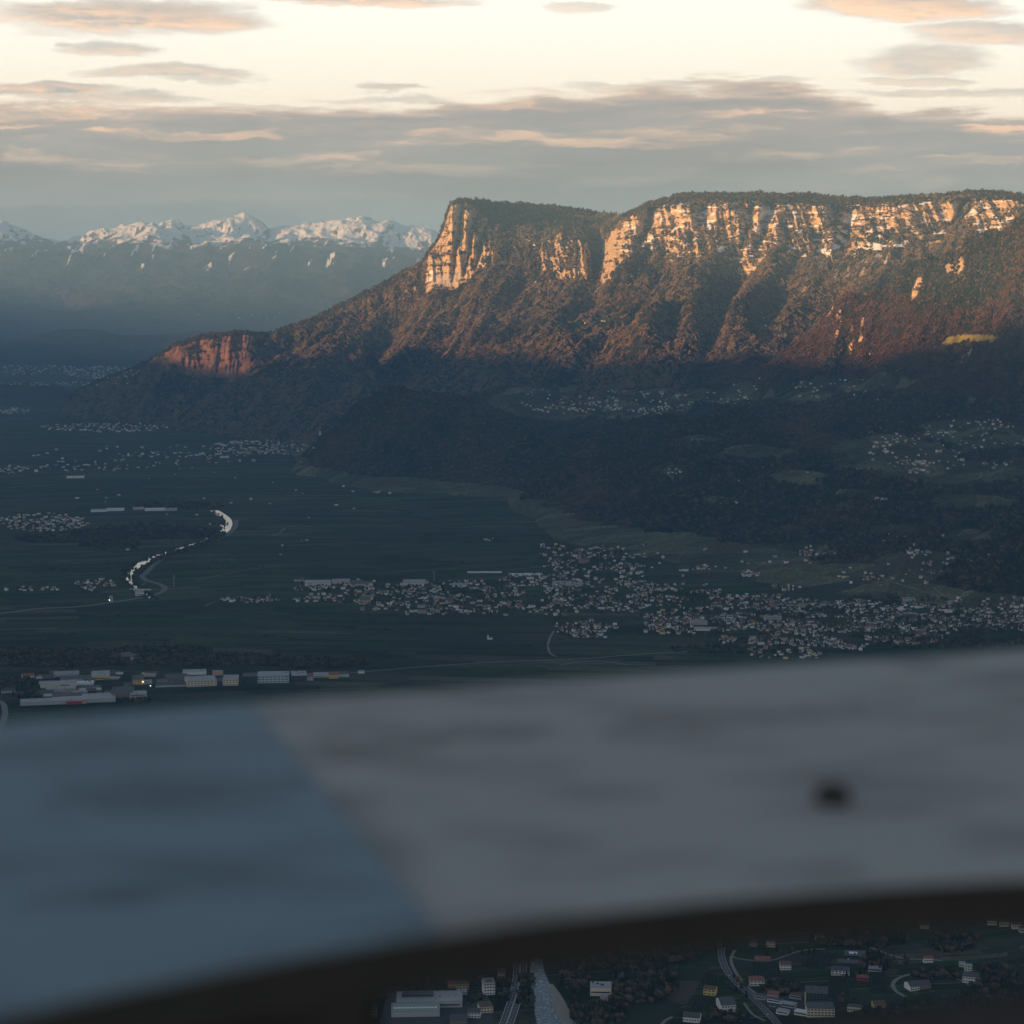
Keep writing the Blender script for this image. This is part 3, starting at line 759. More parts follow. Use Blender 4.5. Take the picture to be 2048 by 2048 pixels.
# ------------------------------------------------------------------ woods
def tree_material(name, a, b, sat=0.35):
    m, t = material(name)
    r = t.new('ShaderNodeObjectInfo').outputs['Random']
    P = t.new('ShaderNodeNewGeometry').outputs['Position']
    n = t.noise(P, 1 / 6.0, 2, 0.6)
    c = t.mix(t.smooth(t.math('ADD', t.math('MULTIPLY', r, 0.7), t.math('MULTIPLY', n, 0.6)), 0.25, 1.0), a, b)
    t.l.new(c, t.b.inputs['Base Color'])
    t.b.inputs['Specular IOR Level'].default_value = 0.02
    return m
M_CONIFER = tree_material('conifer_needles', (0.012, 0.018, 0.011), (0.030, 0.039, 0.021))
M_BARE = tree_material('bare_twigs', (0.050, 0.037, 0.027), (0.118, 0.080, 0.053))
M_BUD = tree_material('spring_leaves', (0.028, 0.036, 0.016), (0.070, 0.080, 0.030))
M_RED = tree_material('reddish_twigs', (0.054, 0.032, 0.023), (0.118, 0.064, 0.042))
M_SUN_TINT = tree_material('sun_tinted_twigs', (0.095, 0.068, 0.040), (0.200, 0.138, 0.074))  # bare twigs with the warm sunlight of the mountain slopes put into their colour
M_BARK = plain('bark', (0.06, 0.045, 0.035))

def crown_verts(kind, rng, h, w):
    """one tree crown as a small ragged solid: verts, faces"""
    if kind == 'conifer':
        k = 6; v = []; f = []
        for i in range(k):
            a = 2 * math.pi * (i + .3 * rng.random()) / k
            r = w * (0.8 + 0.5 * rng.random()); v.append((r * math.cos(a), r * math.sin(a), h * 0.08))
        for i in range(k):
            a = 2 * math.pi * (i + .5) / k
            r = w * (0.42 + 0.25 * rng.random()); v.append((r * math.cos(a), r * math.sin(a), h * (.42 + .15 * rng.random())))
        v.append((0, 0, h))
        for i in range(k):
            j = (i + 1) % k
            f += [(i, j, k + i), (j, k + j, k + i), (k + i, k + j, 2 * k)]
        return v, f
    k = 6; v = [(0, 0, h * .12)]; f = []
    for lev, (zz, rr) in enumerate(((.35, .85), (.68, 1.0))):
        for i in range(k):
            a = 2 * math.pi * (i + .5 * lev + .4 * rng.random()) / k
            r = w * rr * (0.65 + 0.6 * rng.random())
            v.append((r * math.cos(a), r * math.sin(a), h * (zz + .14 * rng.random())))
    v.append((w * .2 * (rng.random() - .5), w * .2 * (rng.random() - .5), h))
    for i in range(k):
        j = (i + 1) % k
        f += [(0, 1 + j, 1 + i), (1 + i, 1 + j, 1 + k + i), (1 + j, 1 + k + j, 1 + k + i), (1 + k + i, 1 + k + j, 2 * k + 1)]
    return v, f

PROTO = bpy.data.collections.new('clump_prototypes')       # never linked to the scene
def clump(name, kind, n, rad, hmin, hmax, mat, mat2=None, share=0.0):
    rng = random.Random(name)
    V, Fc, mi = [], [], []
    for i in range(n):
        a = rng.random() * 2 * math.pi; r = rad * math.sqrt(rng.random())
        kk = kind; m = 0
        if mat2 and rng.random() < share: kk, m = ('conifer' if kind != 'conifer' else 'bare'), 1
        h = rng.uniform(hmin, hmax); w = h * (0.20 if kk == 'conifer' else 0.42) * rng.uniform(.8, 1.25)
        v, f = crown_verts(kk, rng, h, w)
        o = len(V); V += [(x + r * math.cos(a), y + r * math.sin(a), z - 1.5) for x, y, z in v]
        Fc += [tuple(q + o for q in t) for t in f]; mi += [m] * len(f)
    me = bpy.data.meshes.new(name); me.from_pydata(V, [], Fc)
    me.materials.append(mat)
    if mat2: me.materials.append(mat2)
    me.polygons.foreach_set('material_index', mi)
    o = bpy.data.objects.new(name, me); PROTO.objects.link(o)
    return o
CLUMPS = [clump('clump_a', 'bare', 13, 22, 8, 14, M_BARE, M_CONIFER, .12), clump('clump_b', 'bare', 12, 22, 7, 13, M_BARE, M_CONIFER, .3), clump('clump_c', 'conifer', 15, 21, 12, 22, M_CONIFER, M_BARE, .1),
          clump('clump_d', 'conifer', 14, 21, 10, 20, M_CONIFER), clump('clump_e', 'bare', 9, 14, 6, 11, M_BUD), clump('clump_f', 'bare', 1, 0.1, 8, 10, M_BUD), clump('clump_g', 'conifer', 1, .1, 13, 17, M_CONIFER), clump('clump_h', 'bare', 1, 0.1, 8, 11, M_BARE), clump('clump_i', 'bare', 12, 22, 8, 14, M_RED, M_CONIFER, .2),
          clump('clump_j', 'bare', 13, 22, 7, 13, M_SUN_TINT, M_CONIFER, .1), clump('clump_k', 'bare', 11, 22, 7, 13, M_SUN_TINT, M_CONIFER, .22)]

def scatter(name, pts, idx, scl, label=None, nrm=None):
    """one object of countless trees: each point carries which clump, its size and turn"""
    me = bpy.data.meshes.new(name); n = len(pts)
    me.vertices.add(n); me.vertices.foreach_set('co', np.asarray(pts, np.float32).ravel())
    a = RNG.random(n) * 6.283; ca, sa = np.cos(a), np.sin(a)
    N = np.tile([0.0, 0.0, 1.0], (n, 1)) if nrm is None else nrm
    nx, ny, nz = N[:, 0], N[:, 1], N[:, 2]; k = 1 / (1 + nz)
    M = np.empty((n, 3, 3))                              # turns z onto the slope's normal
    M[:, 0] = np.stack([1 - k * nx * nx, -k * nx * ny, nx], 1); M[:, 1] = np.stack([-k * nx * ny, 1 - k * ny * ny, ny], 1); M[:, 2] = np.stack([-nx, -ny, nz], 1)
    c0 = M[:, :, 0] * ca[:, None] + M[:, :, 1] * sa[:, None]; c1 = -M[:, :, 0] * sa[:, None] + M[:, :, 1] * ca[:, None]; c2 = M[:, :, 2]
    eul = np.stack([np.arctan2(c1[:, 2], c2[:, 2]), -np.arcsin(np.clip(c0[:, 2], -1, 1)), np.arctan2(c0[:, 1], c0[:, 0])], 1)
    for nm, typ, arr in (('pick', 'INT', np.asarray(idx, np.int32)), ('size', 'FLOAT', np.asarray(scl, np.float32))):
        me.attributes.new(nm, typ, 'POINT').data.foreach_set('value', arr)
    me.attributes.new('turn', 'FLOAT_VECTOR', 'POINT').data.foreach_set('vector', eul.astype(np.float32).ravel())
    o = bpy.data.objects.new(name, me); COL.objects.link(o)
    ng = bpy.data.node_groups.new(name, 'GeometryNodeTree')
    ng.interface.new_socket('Geometry', in_out='INPUT', socket_type='NodeSocketGeometry')
    ng.interface.new_socket('Geometry', in_out='OUTPUT', socket_type='NodeSocketGeometry')
    N, L = ng.nodes, ng.links
    gi, go = N.new('NodeGroupInput'), N.new('NodeGroupOutput')
    inst = N.new('GeometryNodeInstanceOnPoints'); ci = N.new('GeometryNodeCollectionInfo')
    ci.inputs['Collection'].default_value = PROTO; ci.inputs['Separate Children'].default_value = True; ci.inputs['Reset Children'].default_value = True
    def na(nm, dt):
        a = N.new('GeometryNodeInputNamedAttribute'); a.data_type = dt; a.inputs['Name'].default_value = nm; return a.outputs[0]
    L.new(gi.outputs[0], inst.inputs['Points']); L.new(ci.outputs[0], inst.inputs['Instance'])
    inst.inputs['Pick Instance'].default_value = True
    L.new(na('pick', 'INT'), inst.inputs['Instance Index'])
    e2r = N.new('FunctionNodeEulerToRotation'); L.new(na('turn', 'FLOAT_VECTOR'), e2r.inputs[0]); L.new(e2r.outputs[0], inst.inputs['Rotation'])
    L.new(na('size', 'FLOAT'), inst.inputs['Scale'])
    L.new(inst.outputs[0], go.inputs[0])
    md = o.modifiers.new('trees', 'NODES'); md.node_group = ng
    o['kind'] = 'stuff'
    if label: o['label'] = label
    return o

def sample_grid(g, weight, density, z_lift=0.0):
    X, Y, Z = g.X, g.Y, g.Z
    P = np.stack([X, Y, Z], -1)
    a = P[1:, :-1] - P[:-1, :-1]; b = P[:-1, 1:] - P[:-1, :-1]
    n = np.cross(b, a); area = np.linalg.norm(n, axis=-1)
    view = (P[:-1, :-1] - np.array([0, 0, CAM_Z])); facing = (n * view).sum(-1) < 0.02 * area * np.linalg.norm(view, axis=-1)
    w = area * weight[:-1, :-1] * facing * density
    w = np.where(area > 40000, 0, w)
    cnt = RNG.poisson(w)
    r, c = np.nonzero(cnt); k = cnt[r, c]
    r = np.repeat(r, k); c = np.repeat(c, k)
    f1 = RNG.random(len(r)); f2 = RNG.random(len(r))
    p = P[r, c] + a[r, c] * f1[:, None] + b[r, c] * f2[:, None]
    nn = n[r, c] / (area[r, c][:, None] + 1e-9); nn *= np.sign(nn[:, 2:3] + 1e-9)
    nn = nn * .75 + np.array([0, 0, .25]); nn[:, 2] = np.maximum(nn[:, 2], .35); nn /= np.linalg.norm(nn, axis=1, keepdims=True)
    p[:, 2] += z_lift
    return p, r, c, nn

def forest():
    g = MOUNTAIN
    p, r, c, nn = sample_grid(g, g.forest, 1 / 800.0)
    kk = g.kk[r, c]
    con = fbm(p[:, 0] / 500, p[:, 1] / 500, 4, 501) + 0.55 * sstep(4.95, 5.1, kk) - 0.12 + .25 * (RNG.random(len(p)) - .5)
    idx = np.where(con > 0.12, 2 + (RNG.random(len(p)) < .5), (RNG.random(len(p)) < .4).astype(int))
    idx = np.where((kk < 2.2) & (RNG.random(len(p)) < .8) & (idx >= 2) & (idx < 4), 9, idx); idx = np.where(idx < 2, idx + 9, idx)  # paler sun-tinted clumps also replace foot conifers, so colour imitates the haze there
    scatter('mountain_forest', p, idx, 0.7 + .5 * RNG.random(len(p)), 'bare and evergreen forest on the mountain slopes', nn)
    n1 = len(p)
    g = HILLS
    p, r, c, nn = sample_grid(g, g.forest, 1 / 520.0)
    con = 1.5 * fbm(p[:, 0] / 520, p[:, 1] / 520, 4, 511) + .3 * (RNG.random(len(p)) - .5) + np.where(p[:, 2] > 480, -0.22, 0.34) + .5 * sstep(800, 1000, p[:, 2])
    idx = np.where(con > 0.10, 2 + (RNG.random(len(p)) < .5), (RNG.random(len(p)) < .5).astype(int))
    idx = np.where((p[:, 2] > 440) & (idx < 2) & (RNG.random(len(p)) < .9), 8, idx)
    scatter('hill_forest', p, idx, 0.65 + .5 * RNG.random(len(p)), 'woods on the hills', nn)
    print('FOREST', n1, len(p))
forest()

# ------------------------------------------------------------------ naming helpers
def tag(o, label, cat, group=None):
    o['label'] = label; o['category'] = cat
    if group: o['group'] = group
    return o
def thing(name, loc, rz, label, cat, group=None):
    o = bpy.data.objects.new(name, None); COL.objects.link(o)
    o.empty_display_size = 1
    o.location = loc; o.rotation_euler = (0, 0, rz)
    return tag(o, label, cat, group)
def mesh(name, V, Fc, mats, mi=None, smooth=False):
    me = bpy.data.meshes.new(name); me.from_pydata([tuple(map(float, v)) for v in V], [], Fc)
    for m in (mats if isinstance(mats, (list, tuple)) else [mats]): me.materials.append(m)
    if mi is not None: me.polygons.foreach_set('material_index', mi)
    if smooth: me.polygons.foreach_set('use_smooth', [True] * len(me.polygons))
    me.update()
    return me
def put(name, me, parent=None, loc=(0, 0, 0), rz=0.0):
    o = bpy.data.objects.new(name, me); COL.objects.link(o)
    o.location = loc; o.rotation_euler = (0, 0, rz)
    if parent: o.parent = parent
    return o
class MB:
    def __init__(s): s.v, s.f, s.m = [], [], []
    def add(s, v, f, m=0):
        o = len(s.v); s.v += v; s.f += [tuple(i + o for i in q) for q in f]; s.m += [m] * len(f)
    def box(s, x0, x1, y0, y1, z0, z1, m=0):
        v = [(x, y, z) for z in (z0, z1) for y in (y0, y1) for x in (x0, x1)]
        s.add(v, [(0, 2, 3, 1), (4, 5, 7, 6), (0, 1, 5, 4), (2, 6, 7, 3), (0, 4, 6, 2), (1, 3, 7, 5)], m)
    def prism(s, poly, z0, z1, m=0):
        n = len(poly)
        v = [(x, y, z0) for x, y in poly] + [(x, y, z1) for x, y in poly]
        s.add(v, [tuple(range(n - 1, -1, -1)), tuple(range(n, 2 * n))] + [(i, (i + 1) % n, n + (i + 1) % n, n + i) for i in range(n)], m)
    def gable(s, x0, x1, y0, y1, z0, z1, over=0.6, th=0.35, m=0):
        """pitched roof slabs, ridge along x"""
        ym = (y0 + y1) / 2; k = (z1 - z0) / (ym - y0)
        for sgn in (-1, 1):
            ye = ym + sgn * ((ym - y0) + over); ze = z0 - k * over
            a = [(x0 - over, ym, z1), (x1 + over, ym, z1), (x1 + over, ye, ze), (x0 - over, ye, ze)]
            b = [(x, y, z + th) for x, y, z in a]
            v = a + b
            s.add(v, [(0, 1, 2, 3), (7, 6, 5, 4), (0, 4, 5, 1), (1, 5, 6, 2), (2, 6, 7, 3), (3, 7, 4, 0)], m)
    def gable_wall(s, x, y0, y1, z0, z1, m=0):
        s.add([(x, y0, z0), (x, y1, z0), (x, (y0 + y1) / 2, z1)], [(0, 1, 2)], m)
    def hip(s, x0, x1, y0, y1, z0, z1, over=.7, m=0):
        x0 -= over; x1 += over; y0 -= over; y1 += over
        ym = (y0 + y1) / 2; d = min((x1 - x0) / 2 * .98, (y1 - y0) / 2)
        v = [(x0, y0, z0), (x1, y0, z0), (x1, y1, z0), (x0, y1, z0), (x0 + d, ym, z1), (x1 - d, ym, z1)]
        s.add(v, [(0, 1, 5, 4), (1, 2, 5), (2, 3, 4, 5), (3, 0, 4), (3, 2, 1, 0)], m)
    def mesh(s, name, mats, smooth=False): return mesh(name, s.v, s.f, mats, s.m, smooth)

# ------------------------------------------------------------------ the board close to the lens
def build_board():
    DZ = 0.30; zt = CAM_Z - DZ
    def P(px, py, dz=DZ):
        Y = -dz / float(slope(py)); return (float(uof(px, py)) * Y, Y)
    far = lambda px: 1447 - 0.0815 * px + 4.6e-6 * px * px
    near = lambda px: 2037 - 0.2335 * px + 4.72e-5 * px * px
    root = thing('information_board', (0, 0.95, zt), 0, 'out-of-focus grey board with a blue left half and a dark bolt, filling the foreground', 'board')
    O = lambda p: (p[0], p[1] - 0.95)
    xs = np.linspace(-500, 2500, 25)
    farp = [O(P(x, far(x))) for x in xs]; nearp = [O(P(x, near(x))) for x in xs]
    def stains(t, co, segs):
        """long faint dirt streaks worn into the print"""
        x, y, z = t.sep(co); m = None
        for xa, ya, xb, yb, w in segs:
            p, q, e = O(P(xa, ya)), O(P(xb, yb)), O(P((xa + xb) / 2, (ya + yb) / 2 - w))
            cx, cy = (p[0] + q[0]) / 2, (p[1] + q[1]) / 2; L = math.hypot(q[0] - p[0], q[1] - p[1]) / 2; ux, uy = (q[0] - p[0]) / 2 / L, (q[1] - p[1]) / 2 / L; W = abs(e[1] - cy)
            dx, dy = t.math('SUBTRACT', x, cx), t.math('SUBTRACT', y, cy)
            a = t.math('MULTIPLY', t.math('ADD', t.math('MULTIPLY', dx, ux), t.math('MULTIPLY', dy, uy)), 1 / L)
            b = t.math('MULTIPLY', t.math('SUBTRACT', t.math('MULTIPLY', dy, ux), t.math('MULTIPLY', dx, uy)), 1 / W)
            r = t.smooth(t.math('ADD', t.math('MULTIPLY', a, a), t.math('MULTIPLY', b, b)), 1.3, .1)
            m = r if m is None else t.math('MAXIMUM', m, r)
        return t.math('MULTIPLY', m, t.smooth(t.noise(t.scale(co, (26, 34, 1)), 1.0, 4, .6), .3, .62))
    # weathered grey sheet metal with faint print
    m, t = material('weathered_board')
    co = t.new('ShaderNodeTexCoord').outputs['Object']
    rot = t.new('ShaderNodeVectorRotate', inp={'Vector': co, 'Angle': -0.45}).outputs[0]
    sm = t.math('ADD', t.math('MULTIPLY', t.noise(t.scale(co, (7.0, 13.0, 1.0)), 1.0, 4, 0.55), .7), t.math('MULTIPLY', t.noise(t.scale(rot, (4.0, 34.0, 1.0)), 1.0, 3, .5), .3))
    dirt = t.noise(co, 3.0, 3, 0.5)
    c = t.mix(t.smooth(sm, .47, .62, 0, .75), (0.355, 0.368, 0.350), (0.160, 0.165, 0.160))
    c = t.mix(t.smooth(dirt, .35, .7, 0, .5), c, (0.34, 0.312, 0.302))
    c = t.mix(t.math('MULTIPLY', stains(t, co, [(560, 1520, 900, 1462, 34), (800, 1480, 1110, 1452, 24), (1180, 1476, 1480, 1440, 22), (1480, 1440, 1860, 1400, 18), (1750, 1622, 1960, 1612, 14), (600, 1560, 760, 1830, 60)]), .62), c, (0.135, 0.135, 0.135))
    t.l.new(c, t.b.inputs['Base Color']); t.b.inputs['Roughness'].default_value = 0.75
    m2, t = material('blue_print')
    co = t.new('ShaderNodeTexCoord').outputs['Object']
    rot = t.new('ShaderNodeVectorRotate', inp={'Vector': co, 'Angle': -0.3}).outputs[0]
    sm = t.math('ADD', t.math('MULTIPLY', t.noise(t.scale(co, (6.0, 11.0, 1.0)), 1.0, 4, 0.55), .7), t.math('MULTIPLY', t.noise(t.scale(rot, (4.0, 34.0, 1.0)), 1.0, 3, .5), .3))
    c = t.mix(t.smooth(sm, .47, .62, 0, .7), (0.190, 0.268, 0.305), (0.095, 0.135, 0.160))
    c = t.mix(t.math('MULTIPLY', stains(t, co, [(60, 1640, 300, 1590, 30), (240, 1640, 520, 1570, 34), (420, 1610, 620, 1560, 20), (0, 1820, 380, 1790, 22)]), .6), c, (0.075, 0.105, 0.125))
    t.l.new(c, t.b.inputs['Base Color']); t.b.inputs['Roughness'].default_value = 0.75
    dark = plain('dark_stained_wood', (0.050, 0.045, 0.040), 0.85, 0.3, 30)
    iron = plain('dark_bolt_iron', (0.035, 0.028, 0.026), 0.6, 0.3, 60, metal=0.4)
    th = 0.0008
    b = MB(); b.prism(nearp + farp[::-1], -th, 0.0); put('top_sheet', b.mesh('top_sheet', m), root)
    # blue sheet: everything left of the slanting line
    XN, XF = 880, 500
    nb = [O(P(x, near(x) + .5)) for x in xs if x < XN] + [O(P(XN, near(XN) + .5))]
    fb = [O(P(x, far(x) + 2)) for x in xs if x < XF] + [O(P(XF, far(XF) + 2))]
    b = MB(); b.prism(nb + fb[::-1], 0.0004, 0.0016); put('blue_sheet', b.mesh('blue_sheet', m2), root)
    # wooden carrier underneath, its front edge in shade
    b = MB(); dy = 0.004
    b.prism([(x, y + dy) for x, y in nearp] + [(x, y - dy) for x, y in farp[::-1]], -0.026, -th - .0005); put('frame', b.mesh('frame', dark), root)
    # bolt
    bx, by = O(P(1665, 1604)); V, Fc = [], []
    prof = [(0.0104, 0.0), (0.0102, 0.005), (0.0085, 0.0085), (0.0048, 0.0105)]
    k = 24
    for r, z in prof: V += [(bx + r * math.cos(2 * math.pi * i / k), by + r * math.sin(2 * math.pi * i / k), z + 0.0002) for i in range(k)]
    V.append((bx, by, 0.0115))
    for l in range(3): Fc += [(l * k + i, l * k + (i + 1) % k, (l + 1) * k + (i + 1) % k, (l + 1) * k + i) for i in range(k)]
    Fc += [(3 * k + i, 3 * k + (i + 1) % k, 4 * k) for i in range(k)]
    put('bolt', mesh('bolt', V, Fc, iron, smooth=True), root)
    # post carrying the board at the left, lower rail at the right
    b = MB(); x0 = O(P(-700, 2046, .34))[0]; x1, yb = O(P(735, 2046, .34))
    b.box(x0, x1, yb - 0.01, yb + .10, -0.9, -0.0265); put('post', b.mesh('post', dark), root)
    q0 = O(P(1560, 2050, .34)); q1 = O(P(2300, 1948, .34))
    d = Vector((q1[0] - q0[0], q1[1] - q0[1])).normalized(); nrm = Vector((d.y, -d.x))
    b = MB(); b.prism([(q0[0] + nrm.x * .09, q0[1] + nrm.y * .09), (q1[0] + nrm.x * .09, q1[1] + nrm.y * .09), q1, q0], -0.10, -0.04); put('lower_rail', b.mesh('lower_rail', dark), root)
build_board()

# ------------------------------------------------------------------ buildings
WALLS = {'white': plain('white_plaster', (0.74, 0.73, 0.70), .85, .1, .3), 'cream': plain('cream_plaster', (0.68, 0.60, 0.44), .85, .1, .3), 'yellow': plain('yellow_plaster', (0.66, 0.50, 0.20), .85, .1, .3),
         'pink': plain('pink_plaster', (0.58, 0.36, 0.30), .85, .1, .3), 'grey': plain('grey_render', (0.40, 0.40, 0.39), .85, .15, .3), 'brown': plain('brown_cladding', (0.20, 0.16, 0.13), .85, .2, .3)}
ROOFS = {'dark grey': plain('slate_roof', (0.085, 0.085, 0.09), .8, .25, .5), 'brown': plain('brown_tile_roof', (0.13, 0.085, 0.06), .85, .25, .5), 'red': plain('red_tile_roof', (0.24, 0.10, 0.07), .85, .25, .5),
         'pale grey': plain('pale_metal_roof', (0.29, 0.30, 0.305), .55, .12, .2), 'white': plain('white_flat_roof', (0.72, 0.73, 0.74), .6, .08, .2)}
GLASS = plain('window_glass', (0.02, 0.025, 0.03), 0.12, .1, 1, spec=.5)
TRIM = plain('dark_trim', (0.06, 0.06, 0.065), .6)
WK, RK = list(WALLS), list(ROOFS)

def house_parts(L, W, H, R, roof):
    w = MB(); w.box(-L / 2, L / 2, -W / 2, W / 2, -3, H)
    r = MB()
    if roof == 'gable':
        for x in (-L / 2, L / 2): w.gable_wall(x, -W / 2, W / 2, H, H + R)
        r.gable(-L / 2, L / 2, -W / 2, W / 2, H + .05, H + R + .05)
    elif roof == 'hip': r.hip(-L / 2, L / 2, -W / 2, W / 2, H + .02, H + R)
    else: r.box(-L / 2 - .3, L / 2 + .3, -W / 2 - .3, W / 2 + .3, H + .02, H + .7)
    return w, r

SHAPES = [(11, 9, 5.5, 3.4, 'gable', 'small'), (13, 10, 6.5, 3.8, 'gable', 'small'), (15, 11, 8.5, 4.2, 'gable', 'tall'), (17, 12, 8.0, 3.2, 'hip', 'broad'), (22, 12, 9.0, 3.5, 'gable', 'long'), (14, 12, 9.5, 0, 'flat', 'boxy')]
_hm = {}
def house_mesh(si, wall, roof):
    """shared meshes: walls, roof"""
    k = (si, wall, roof)
    if k not in _hm:
        L, W, H, R, rt, _ = SHAPES[si]; w, r = house_parts(L, W, H, R, rt)
        _hm[k] = (w.mesh('walls', WALLS[wall]), r.mesh('roof', ROOFS[roof]))
    return _hm[k]

ORD = ['leftmost', 'second', 'third', 'fourth', 'fifth', 'sixth', 'seventh', 'eighth', 'ninth', 'tenth', 'eleventh', 'twelfth']
def tell_apart(made):
    """things that would share a label are told apart by their order from the left"""
    by = {}
    for o, x in made: by.setdefault(o['label'], []).append((x, o))
    for lab, l in by.items():
        if len(l) < 2: continue
        l.sort(key=lambda t: t[0])
        for i, (x, o) in enumerate(l):
            w = 'leftmost' if i == 0 else 'rightmost' if i == len(l) - 1 else ORD[min(i, 11)] + ' from left'
            o['label'] = lab + ', ' + w

class Mass:
    """the many small houses past the limit, joined into one object"""
    def __init__(s): s.v, s.f, s.m = [], [], []
    def add(s, mb, mat, loc, rz, k=1.0):
        c, q = math.cos(rz), math.sin(rz); o = len(s.v)
        s.v += [(loc[0] + k * (x * c - y * q), loc[1] + k * (x * q + y * c), loc[2] + k * z) for x, y, z in mb.v]
        s.f += [tuple(i + o for i in t) for t in mb.f]; s.m += [mat] * len(mb.f)

# every settlement: centre, half size, count, scale, wording
VILLAGES = [
 # the valley town, block by block (px0, px1, top, bottom, count, wording)
 ('band', 590, 720, 1160, 1206, 62, 'at left end of valley town'),
 ('band', 720, 860, 1162, 1222, 82, 'in left part of valley town'),
 ('band', 860, 1000, 1162, 1230, 100, 'left of the valley town middle'),
 ('band', 1000, 1130, 1152, 1232, 104, 'in dense middle of valley town'),
 ('band', 1112, 1236, 1244, 1276, 56, 'in separate block below valley town'),
 ('band', 1130, 1290, 1158, 1226, 120, 'right of the valley town middle'),
 ('band', 1290, 1440, 1168, 1270, 150, 'in right half of valley town'),
 ('band', 1440, 1580, 1190, 1290, 170, 'on lower edge of valley town'),
 ('band', 1500, 1640, 1296, 1318, 24, 'in the nearest row of town'),
 ('band', 1580, 1740, 1200, 1302, 215, 'in crowded right part of town'),
 ('band', 1740, 1900, 1205, 1290, 190, 'near right end of valley town'),
 ('band', 1900, 2060, 1196, 1262, 125, 'at town end below dark hill'),
 ('band', 1080, 1290, 1090, 1156, 116, 'in upper village below wooded slope'),
 ('oval', 1150, 806, 110, 22, 46, 'far'), ('oval', 1300, 806, 90, 22, 42, 'far'), ('oval', 1560, 785, 240, 34, 44, 'far'), ('oval', 1890, 890, 170, 60, 80, 'far'), ('oval', 1780, 1120, 220, 55, 54, 'far'), ('oval', 1400, 1125, 180, 30, 26, 'far'), ('oval', 1560, 930, 160, 50, 18, 'far'),
 ('oval', 1140, 812, 58, 9, 24, 'in left plateau village below cliffs'),
 ('oval', 1310, 822, 58, 8, 26, 'in right plateau village below cliffs'),
 ('oval', 1240, 783, 26, 4, 9, 'in upper plateau hamlet below cliffs'),
 ('oval', 1075, 785, 30, 7, 6, 'among farms left on plateau'),
 ('oval', 1470, 800, 60, 12, 7, 'among farms right on plateau'),
 ('oval', 1185, 645, 26, 6, 5, 'at sunlit farm on mountain slope'),
 ('oval', 1660, 778, 90, 18, 8, 'on meadows below reddish wooded hill'),
 ('oval', 1800, 878, 42, 10, 16, 'in hillside village at right'),
 ('oval', 1880, 868, 40, 8, 10, 'in upper end of hillside village'),
 ('oval', 1985, 850, 50, 10, 12, 'on terraces at right edge'),
 ('oval', 1830, 925, 40, 4, 12, 'in row along hillside terrace'),
 ('oval', 1840, 943, 26, 5, 8, 'below row along hillside terrace'),
 ('oval', 1995, 926, 34, 6, 10, 'in terrace hamlet near right edge'),
 ('oval', 1758, 999, 16, 3, 6, 'in lone hamlet on dark slope'),
 ('oval', 1347, 944, 20, 5, 8, 'in clearing on forested spur'),
 ('oval', 1455, 1004, 24, 6, 4, 'on edge of forested spur'),
 ('oval', 1622, 1107, 28, 6, 10, 'in bright hamlet above town'),
 ('oval', 1838, 1106, 22, 5, 8, 'on grassy hump at right'),
 ('oval', 1878, 1146, 30, 3, 6, 'under grassy hump at right'),
 ('oval', 1405, 1136, 22, 4, 7, 'on left orchard slope above town'),
 ('oval', 1500, 1149, 22, 5, 9, 'on middle orchard slope above town'),
 ('oval', 1745, 1156, 30, 5, 8, 'on right orchard slope above town'),
 ('oval', 1570, 1176, 36, 5, 8, 'beside hilltop church above town'),
 ('oval', 760, 985, 30, 4, 4, 'at foot of dark forested spur'),
 ('oval', 985, 1080, 18, 3, 3, 'among orchards left of upper village'),
 ('oval', 840, 1222, 60, 9, 12, 'in fields below the town'),
 ('oval', 500, 1200, 60, 6, 22, 'in hamlet between river and town'),
 ('oval', 190, 1170, 40, 12, 26, 'in hamlet beside river bridge'),
 ('oval', 60, 1178, 70, 4, 12, 'along road at left edge'),
 ('oval', 85, 1045, 95, 18, 130, 'far'), ('oval', 520, 895, 110, 14, 130, 'far'), ('oval', 210, 856, 130, 9, 110, 'far'), ('oval', 60, 740, 110, 10, 110, 'far'), ('oval', 205, 745, 75, 13, 170, 'far'), ('oval', 130, 768, 130, 4, 60, 'far'), ('oval', 20, 822, 40, 6, 50, 'far'),
 ('oval', 180, 935, 100, 8, 30, 'far'), ('oval', 20, 940, 40, 8, 30, 'far'), ('oval', 300, 915, 250, 25, 40, 'far'), ('oval', 480, 632, 120, 6, 16, 'far'), ('oval', 330, 910, 120, 5, 30, 'far'),
 ('oval', 545, 686, 60, 4, 5, 'far'), ('oval', 420, 1010, 300, 120, 40, 'far'), ('oval', 1560, 690, 200, 60, 6, 'far'),
]
TOWN_PTS = []
